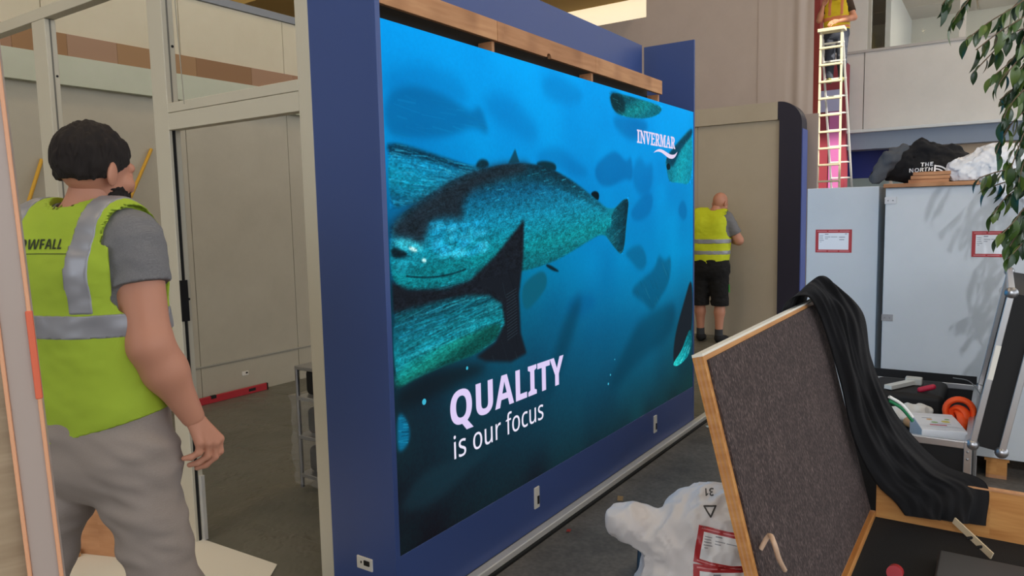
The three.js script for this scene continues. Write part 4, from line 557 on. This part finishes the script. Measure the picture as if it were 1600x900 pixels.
function person(o) {
  const t = thing('person', o.label, 'person', o.pos, o.turn), J = o.joints, cell = o.cell, right = unit(sub(J.shR, J.shL)), C = L3(J.shR, J.shL, 0.5), HC = L3(J.hipR, J.hipL, 0.5), dn = (p, d) => [p[0], p[1] - d, p[2]], b = o.build ?? 1;
  const torso = [bone(dn(L3(C, J.shR, 0.5), 0.08), L3(HC, J.hipR, 0.75), 0.108 * b, 0.098 * b), bone(dn(L3(C, J.shL, 0.5), 0.08), L3(HC, J.hipL, 0.75), 0.108 * b, 0.098 * b), bone(dn(C, 0.12), HC, 0.105 * b, 0.11 * b), bone(L3(C, J.shR, 0.92), L3(C, J.shL, 0.92), 0.06 * b, 0.06 * b), bone(dn(J.neck, 0.05), L3(J.shR, J.neck, 0.35), 0.055, 0.05), bone(dn(J.neck, 0.05), L3(J.shL, J.neck, 0.35), 0.055, 0.05)];
  const aw = o.arm ?? 1, arms = []; for (const s of ['R', 'L']) arms.push(bone(J['sh' + s], J['el' + s], 0.058 * aw, 0.046 * aw), bone(J['el' + s], L3(J['el' + s], J['wr' + s], 0.35), 0.046 * aw, 0.046 * aw), bone(L3(J['el' + s], J['wr' + s], 0.35), J['wr' + s], 0.046 * aw, 0.028 * aw));
  const legs = []; for (const s of ['R', 'L']) legs.push(bone(J['hip' + s], J['kn' + s], 0.09, 0.06), bone(J['kn' + s], L3(J['kn' + s], J['an' + s], 0.3), 0.056, 0.058), bone(L3(J['kn' + s], J['an' + s], 0.3), J['an' + s], 0.058, 0.036), bone(dn(J['an' + s], 0.03), J['toe' + s], 0.036, 0.028));
  const neck = [bone(dn(J.neck, 0.04), J.skull, 0.062, 0.054)];
  // body: one surface; head and hands on finer grids of their own
  const all = [...torso, ...arms, ...legs, ...neck, bone(J.hipR, J.hipL, 0.1, 0.1)]; let [lo, hi] = bounds(all, 0.02); const parts = [nets(bones(all, 0.05), lo, hi, cell)];
  const hm = new THREE.Matrix4().makeRotationFromEuler(new THREE.Euler(o.head.pitch ?? 0, o.head.yaw ?? 0, o.head.roll ?? 0, 'YXZ')).setPosition(...J.head), hs = o.head.size ?? 1;
  const place = (g) => g.scale(hs, hs, hs).applyMatrix4(hm), hc = Math.min(cell, o.headCell ?? 0.005);
  parts.push(place(nets(headField, [-0.11, -0.14, -0.13], [0.11, 0.15, 0.14], hc)));
  for (const h of o.hands) { const hb = handBones(...h), [l2, h2] = bounds(hb, 0.01); parts.push(nets(bones(hb, 0.009), l2, h2, Math.min(cell, o.handCell ?? 0.004))); }
  mesh('body', mergeGeometries(parts), o.skin ?? M.skin, t);
  if (o.hair) mesh('hair', place(nets(hairField(...o.hair), [-0.13, -0.15, -0.15], [0.13, 0.18, 0.14], hc)), mat(o.hairColor, 0.85), t);
  if (o.beard) mesh('beard', place(nets(beardField, [-0.1, -0.16, -0.05], [0.1, 0.05, 0.14], hc)), mat(o.hairColor, 0.9), t);
  const wr = (k) => (x, y, z) => k * (n3(x * 7, y * 11, z * 7) + 0.5 * n3(x * 16, y * 24, z * 16));
  // t-shirt with short sleeves
  const sleeves = ['R', 'L'].map((s) => { const e = L3(J['sh' + s], J['el' + s], o.sleeve), d = unit(sub(J['el' + s], J['sh' + s])); return (x, y, z) => Math.max(cone(x, y, z, bone(J['sh' + s], J['el' + s], 0.07 * aw, 0.064 * aw)), dot([x - e[0], y - e[1], z - e[2]], d)); });
  const tor = bones(torso, 0.06), w1 = wr(0.004);
  { const [l, h] = bounds([...torso, ...arms.slice(0, 1), ...arms.slice(3, 4)], 0.05), g = nets((x, y, z) => { let d = tor(x, y, z) - 0.012; for (const s of sleeves) d = smin(d, s(x, y, z), 0.03); d += w1(x, y, z); return Math.max(d, o.teeHem - y, -(cone(x, y, z, bone(dn(J.neck, 0.03), J.skull, 0.072, 0.07)))); }, l, h, cell); mesh('t_shirt', g, o.teeMat, t); }
  // sleeveless hi-vis vest with reflective bands
  const hole = (s) => { const p = J['sh' + s], sg = s === 'R' ? 1 : -1; return (x, y, z) => { const q = [x - p[0], y - p[1], z - p[2]], lat = sg * dot(q, right), m = Math.max(lat - o.holeIn, 0), k = lat > o.holeIn ? m : lat - o.holeIn; const r = [q[0] - sg * right[0] * lat, q[1] - sg * right[1] * lat, q[2] - sg * right[2] * lat]; const yy = Math.max(0, Math.abs(r[1] + 0.06) - 0.06), rad = Math.hypot(r[0], yy, r[2]) - 0.094; return lat > o.holeIn ? rad : Math.hypot(Math.max(rad, 0), k); }; };
  const hR = hole('R'), hL = hole('L'), collar = (x, y, z) => cone(x, y, z, bone(dn(J.neck, 0.015), J.skull, 0.08, 0.09)), w2 = (x, y, z) => 0.004 * n3(x * 4, y * 7, z * 4) + 0.0015 * n3(x * 14, y * 20, z * 14);
  const vest = (off) => (x, y, z) => Math.max(tor(x, y, z) - off + w2(x, y, z), o.hem(x, z) - y, -hR(x, y, z), -hL(x, y, z), -collar(x, y, z));
  const [vl, vh] = bounds(torso, 0.06); mesh('vest', nets(vest(0.03), vl, vh, cell), o.vestMat, t);
  const band = (f) => mesh('reflective_band', nets((x, y, z) => Math.max(vest(0.033)(x, y, z), f(x, y, z)), vl, vh, cell), o.bandMat, t);
  for (const [y0, y1] of o.bands) band((x, y, z) => Math.abs(y - (y0 + y1) / 2) - (y1 - y0) / 2);
  if (o.strap) for (const sg of [1, -1]) band((x, y, z) => Math.max(Math.abs(sg * dot([x - C[0], 0, z - C[2]], right) - o.strap[0]) - o.strap[1], o.bands[0][1] - y));
  // trousers or shorts
  const lg = grow([...legs.filter((_, i) => i % 4 < 3), bone(J.hipR, J.hipL, 0.095, 0.095), bone(HC, L3(HC, C, 0.3), 0.1 * b, 0.1 * b), bone(L3(HC, J.hipR, 0.6), L3(L3(HC, J.hipR, 0.6), C, 0.25), 0.1 * b, 0.1 * b), bone(L3(HC, J.hipL, 0.6), L3(L3(HC, J.hipL, 0.6), C, 0.25), 0.1 * b, 0.1 * b)], 0), leg = bones(lg, 0.05), w3 = o.folds ?? wr(0.005), [pl, ph] = bounds(lg, 0.06);
  mesh(o.bottomName, nets((x, y, z) => Math.max(smin(leg(x, y, z) - o.bottomLoose + w3(x, y, z), tor(x, y, z) - 0.02, 0.04), o.bottomHem - y, y - o.waist), pl, ph, cell), o.bottomMat, t);
  // shoes
  for (const s of ['R', 'L']) { const a = J['an' + s], e = J['toe' + s], sb = [bone([a[0], a[1] - 0.035, a[2]], e, 0.046, 0.038), bone(a, [a[0], a[1] - 0.04, a[2]], 0.045, 0.048)], [sl, sh] = bounds(sb, 0.02), ff = bones(sb, 0.03), base = Math.min(e[1], a[1]) - 0.036; const shoe = mesh('shoe', nets((x, y, z) => Math.max(ff(x, y, z), base - y), sl, sh, Math.max(cell, 0.008)), o.shoeMat, t); mesh('sole', nets((x, y, z) => Math.max(ff(x, y, z) - 0.004, base - y, y - base - 0.018), sl, sh, Math.max(cell, 0.008)), o.soleMat ?? M.rubber, shoe); }
  return t;
}
const hiVis = (c) => new THREE.MeshStandardMaterial({ color: c, roughness: 0.7, bumpMap: weaveBump, bumpScale: 0.0004 });
const silver = mat(0x9c9ea6, 0.35, { metalness: 0.25 }), greyTee = new THREE.MeshStandardMaterial({ map: heather(0x66666a, 0x8a8a8c, 0.06), roughness: 0.9 });
{ // walking past the doorway
  const Y = 0.04, j = (x, y, z) => [x, y - Y, z];
  const p = person({
    label: 'person in lime hi-vis vest and grey joggers walking past the doorway', pos: [0.996, Y, -2.064], turn: -0.977, cell: 0.007, headCell: 0.004, handCell: 0.0035, build: 1.05, arm: 1.12,
    joints: { shR: j(0.16, 1.505, 0.06), shL: j(-0.175, 1.515, -0.05), neck: j(0.0, 1.595, 0.0), skull: j(0.02, 1.65, -0.015), head: j(0.03, 1.69, -0.02), elR: j(0.205, 1.235, 0.1), wrR: j(0.266, 1.022, 0.02), elL: j(-0.22, 1.24, -0.12), wrL: j(-0.16, 1.02, -0.24), hipR: j(0.095, 0.925, 0.03), hipL: j(-0.11, 0.925, -0.03), knR: j(0.178, 0.5, 0.02), knL: j(-0.22, 0.52, 0.04), anR: j(0.2, 0.125, -0.05), anL: j(-0.3, 0.16, 0.14), toeR: j(0.3, 0.08, -0.17), toeL: j(-0.2, 0.08, 0.02) },
    head: { yaw: 2.75, pitch: 0.12, roll: 0.02, size: 0.97 }, hair: [0.006, 0.0045], hairColor: 0x1d1614, beard: true, hands: [[j(0.266, 1.022, 0.02), j(0.303, 0.942, 0.0), [-0.85, -0.3, 0.2], [-0.45, 0, 0.9], 1, 0.75], [j(-0.16, 1.02, -0.24), j(-0.13, 0.94, -0.27), [0.8, -0.3, 0], [0, 0, -1], 1, 0.7]],
    sleeve: 0.42, teeHem: 1.04, teeMat: greyTee, holeIn: -0.012, hem: (x) => 0.96 + 0.05 * x / 0.2, vestMat: hiVis(0xaecb38), bandMat: silver, bands: [[1.222, 1.285]], strap: [0.125, 0.03],
    bottomName: 'joggers', bottomMat: new THREE.MeshStandardMaterial({ map: heather(0x968b84, 0xa79c94, 0.05), roughness: 0.92 }), bottomLoose: 0.022, bottomHem: 0.1, waist: 1.1, folds: (x, y, z) => 0.01 * n3(x * 4 + y * 2, y * 8 - x * 3, z * 4) + 0.004 * n3(x * 9, y * 17 + x * 6, z * 9), shoeMat: mat(0x2a2a2c, 0.7),
  });
  const vest = p.children.find((m) => m.name === 'vest'); scene.updateMatrixWorld(true);
  const cv = document.createElement('canvas'); cv.width = 512; cv.height = 128; const c = cv.getContext('2d'); c.fillStyle = '#2f3a22'; c.font = 'bold 74px sans-serif'; c.fillText('DOWFALL', 40, 70); c.fillRect(40, 92, 400, 4); c.font = '16px sans-serif';
  const ct = new THREE.CanvasTexture(cv); ct.colorSpace = THREE.SRGBColorSpace;
  const at = vest.localToWorld(V(-0.035, 1.455, 0.12)), g = new DecalGeometry(vest, at, new THREE.Euler(0, -0.977 - 0.2, 0), V(0.25, 0.062, 0.3)), inv = vest.matrixWorld.clone().invert(); g.applyMatrix4(inv); const n = g.attributes.normal, q = g.attributes.position; for (let i = 0; i < q.count; i++) q.setXYZ(i, q.getX(i), q.getY(i), q.getZ(i) + 0.002);
  mesh('back_print', g, new THREE.MeshStandardMaterial({ map: ct, transparent: true, roughness: 0.7 }), p);
}
{ // facing the far stand wall
  const p = person({
    label: 'bald person in yellow hi-vis vest and black shorts facing the beige stand wall', pos: [8.24, 0.03, -2.8], turn: Math.PI / 2, cell: 0.012, headCell: 0.007, handCell: 0.006, build: 1.15, arm: 1.1,
    joints: { shR: [-0.19, 1.44, 0.02], shL: [0.18, 1.46, 0], neck: [-0.04, 1.53, 0.03], skull: [-0.07, 1.58, 0.07], head: [-0.09, 1.61, 0.09], elR: [-0.31, 1.19, 0.08], wrR: [-0.12, 1.22, 0.27], elL: [0.27, 1.2, 0.1], wrL: [0.1, 1.22, 0.3], hipR: [-0.1, 0.88, 0], hipL: [0.09, 0.88, 0], knR: [-0.12, 0.48, 0.01], knL: [0.11, 0.48, 0], anR: [-0.12, 0.1, -0.02], anL: [0.11, 0.1, 0.02], toeR: [-0.15, 0.04, 0.14], toeL: [0.13, 0.04, 0.17] },
    head: { yaw: -0.3, pitch: 0.45 }, hair: null, hands: [[[-0.12, 1.22, 0.27], [-0.05, 1.24, 0.32], [0.3, -0.5, 0.4], [0, -1, 0.2], 1, 0.8], [[0.1, 1.22, 0.3], [0.04, 1.24, 0.34], [-0.3, -0.5, 0.4], [0, -1, 0.2], 1, 0.8]],
    sleeve: 0.72, teeHem: 0.86, teeMat: greyTee, holeIn: -0.03, hem: () => 0.92, vestMat: hiVis(0xd2de1e), bandMat: silver, bands: [[1.16, 1.215], [1.03, 1.085]],
    bottomName: 'shorts', bottomMat: mat(0x121214, 0.9), bottomLoose: 0.035, bottomHem: 0.44, waist: 0.98, shoeMat: mat(0x1c1d20, 0.8),
  });
  mesh('pocket_tool', rod([-0.225, 0.6, 0.02], [-0.225, 0.69, 0.01], 0.008), mat(0x3fae3f, 0.5), p);
  for (const x of [-0.12, 0.11]) mesh('sock', rod([x, 0.07, x < 0 ? -0.02 : 0.02], [x, 0.17, x < 0 ? -0.02 : 0.015], 0.047, 0.045, 16), mat(0x3a3d42, 0.9), p);
}
{ // on the ladder
  person({
    label: 'person in orange and yellow hi-vis vest standing high on the ladder', pos: [14.42, 3.80, -2.6], turn: -Math.PI / 2, cell: 0.014, headCell: 0.009, handCell: 0.007, build: 1.05, arm: 1.05,
    joints: { shR: [-0.19, 1.38, 0], shL: [0.19, 1.38, 0], neck: [0, 1.46, 0.01], skull: [0, 1.52, 0.03], head: [0, 1.56, 0.045], elR: [-0.28, 1.14, 0.08], wrR: [-0.2, 1.34, 0.2], elL: [0.29, 1.1, 0.06], wrL: [0.08, 1.04, 0.24], hipR: [-0.095, 0.86, 0], hipL: [0.095, 0.86, 0], knR: [-0.1, 0.46, 0.03], knL: [0.1, 0.46, 0.03], anR: [-0.1, 0.1, 0], anL: [0.1, 0.1, 0], toeR: [-0.11, 0.045, 0.15], toeL: [0.11, 0.045, 0.15] },
    head: { yaw: 0.2, pitch: 0.1 }, hair: [0.01, 0.004], hairColor: 0x2a1d16, hands: [[[-0.2, 1.34, 0.2], [-0.17, 1.41, 0.22], [0.3, 0, 0.5], [-1, 0, 0], 1, 0.7], [[0.08, 1.04, 0.24], [0.0, 1.03, 0.27], [-0.4, -0.5, 0.2], [0, -1, 0], 1, 0.8]],
    sleeve: 0.6, teeHem: 0.86, teeMat: mat(0x3a2c22, 0.9), holeIn: -0.03, hem: () => 0.93, vestMat: hiVis(0xd9c01e), bandMat: mat(0xd8855a, 0.4), bands: [[1.08, 1.16], [0.95, 1.0]], strap: [0.1, 0.03],
    bottomName: 'trousers', bottomMat: mat(0x3b4252, 0.9), bottomLoose: 0.02, bottomHem: 0.1, waist: 0.97, shoeMat: mat(0x8a8a5a, 0.7), soleMat: mat(0x5a5a3c, 0.8),
  });
}
// ---------------------------------------------------------------- ficus beside the aisle
{
  const twigs = [[[3.254,2.33,0.104],[3.177,2.243,0.005],[3.122,2.19,-0.068],[3.073,2.131,-0.131]],[[3.314,2.185,0.13],[3.235,2.17,0.017],[3.184,2.103,-0.046],[3.135,2.028,-0.106]],[[3.366,2.244,0.112],[3.303,2.13,0.039],[3.264,2.062,-0.007],[3.225,2.012,-0.057]],[[3.268,2.022,0.135],[3.199,1.956,0.044],[3.161,1.89,-0.001],[3.145,1.845,-0.016]],[[3.32,1.939,0.141],[3.251,1.884,0.047],[3.208,1.816,-0.004],[3.18,1.737,-0.031]],[[3.225,1.883,0.139],[3.162,1.819,0.058],[3.136,1.741,0.033],[3.118,1.681,0.016]],[[3.269,1.708,0.148],[3.202,1.683,0.054],[3.15,1.671,-0.021],[3.11,1.65,-0.077]],[[3.325,1.664,0.153],[3.255,1.621,0.058],[3.212,1.576,0.002],[3.183,1.519,-0.031]],[[3.23,1.616,0.15],[3.167,1.551,0.068],[3.136,1.495,0.033],[3.099,1.436,-0.012]],[[3.284,1.549,0.156],[3.227,1.493,0.081],[3.197,1.448,0.045],[3.177,1.403,0.023]],[[3.111,2.403,-0.122],[3.079,2.337,-0.157],[3.057,2.297,-0.183],[3.036,2.253,-0.206]],[[3.331,2.367,0.124],[3.259,2.29,0.032],[3.222,2.234,-0.013],[3.198,2.185,-0.04]],[[3.37,2.151,0.135],[3.312,2.083,0.06],[3.28,2.019,0.024],[3.269,1.969,0.016]],[[3.246,1.785,0.144],[3.191,1.742,0.07],[3.165,1.664,0.045],[3.152,1.597,0.038]]];
  const base = [3.55, 0, 0.75], t = thing('ficus_tree', 'weeping fig with glossy drooping leaves overhanging the crates', 'plant', base), o = (p) => [p[0] - base[0], p[1], p[2] - base[2]], bark = mat(0x6f5e4b, 0.9);
  mesh('pot', new THREE.LatheGeometry([[0, 0], [0.17, 0], [0.22, 0.34], [0.235, 0.34], [0.235, 0.38], [0.205, 0.38], [0.2, 0.33], [0, 0.33]].map((p) => new THREE.Vector2(...p)), 28), mat(0x8c8c88, 0.7), t);
  mesh('trunk', tube([[0, 0.3, 0], [0.02, 0.9, -0.03], [-0.02, 1.6, 0.0], [-0.05, 2.3, -0.08], [-0.1, 2.75, -0.15]], 0.025, 24, 8), bark, t);
  for (const [a, b, c] of [[[-0.03, 1.9, -0.02], [-0.1, 2.25, -0.25], [-0.22, 2.35, -0.6]], [[-0.02, 1.5, 0], [-0.1, 1.8, -0.25], [-0.23, 1.9, -0.58]], [[-0.01, 1.2, -0.01], [-0.1, 1.55, -0.3], [-0.22, 1.68, -0.58]], [[-0.08, 2.5, -0.12], [-0.25, 2.55, -0.5], [-0.42, 2.42, -0.86]]]) mesh('branch', tube([a, b, c], 0.008, 14, 6), bark, t);
  // leaf: pointed oval folded along its midrib, hanging along -y
  const leafGeo = (() => { const pos = [], ix = [], N = 8; for (let i = 0; i <= N; i++) { const u = i / N, w = 0.0145 * Math.pow(Math.sin(Math.PI * Math.pow(u, 0.8)), 0.9) * (u > 0.8 ? 0.9 : 1), y = -u * 0.07, bow = 0.006 * Math.sin(u * 3); pos.push(-w, y, bow + 0.005 * (w / 0.0145), 0, y, bow, w, y, bow + 0.005 * (w / 0.0145)); if (i) { const a = (i - 1) * 3; ix.push(a, a + 3, a + 1, a + 1, a + 3, a + 4, a + 1, a + 4, a + 2, a + 2, a + 4, a + 5); } } const g = new THREE.BufferGeometry(); g.setAttribute('position', new THREE.Float32BufferAttribute(pos, 3)); g.setIndex(ix); g.computeVertexNormals(); return g; })();
  const leafMats = [0x2f4a1f, 0x3f5c22, 0x24401f, 0x546b2a, 0x1d351c].map((c) => new THREE.MeshPhysicalMaterial({ color: c, roughness: 0.35, transmission: 0.15, thickness: 0, side: THREE.DoubleSide }));
  const more = twigs.map((t, i) => t.map((p, k) => [p[0] + 0.05 * ((i * 3) % 4) / 4 + 0.02, p[1] - 0.035 - 0.02 * (i % 3), p[2] + 0.03 + 0.012 * k * (i % 2)]));
  for (const tw of [...twigs, ...more]) {
    const pts = tw.map((p) => V(...o(p))), cv = new THREE.CatmullRomCurve3(pts); mesh('twig', new THREE.TubeGeometry(cv, 14, 0.0022, 5), bark, t);
    for (let i = 0; i < 10; i++) {
      const u = 0.18 + 0.8 * (i / 9), p = cv.getPoint(u), tg = cv.getTangent(u), l = mesh('leaf', leafGeo, leafMats[Math.floor(rnd() * 5)], t), side = i % 2 ? 1 : -1;
      const dir = V(0, -1, 0).add(tg.clone().multiplyScalar(0.55)).add(V(side * 0.35 * (0.5 + rnd()), 0, side * 0.35 * (rnd() - 0.2))).normalize(); l.position.copy(p); l.quaternion.setFromUnitVectors(V(0, -1, 0), dir); l.rotateY(rnd() * 6.28); const s = 0.75 + rnd() * 0.5; l.scale.set(s, s, s);
    }
  }
}
renderer.render(scene, camera);
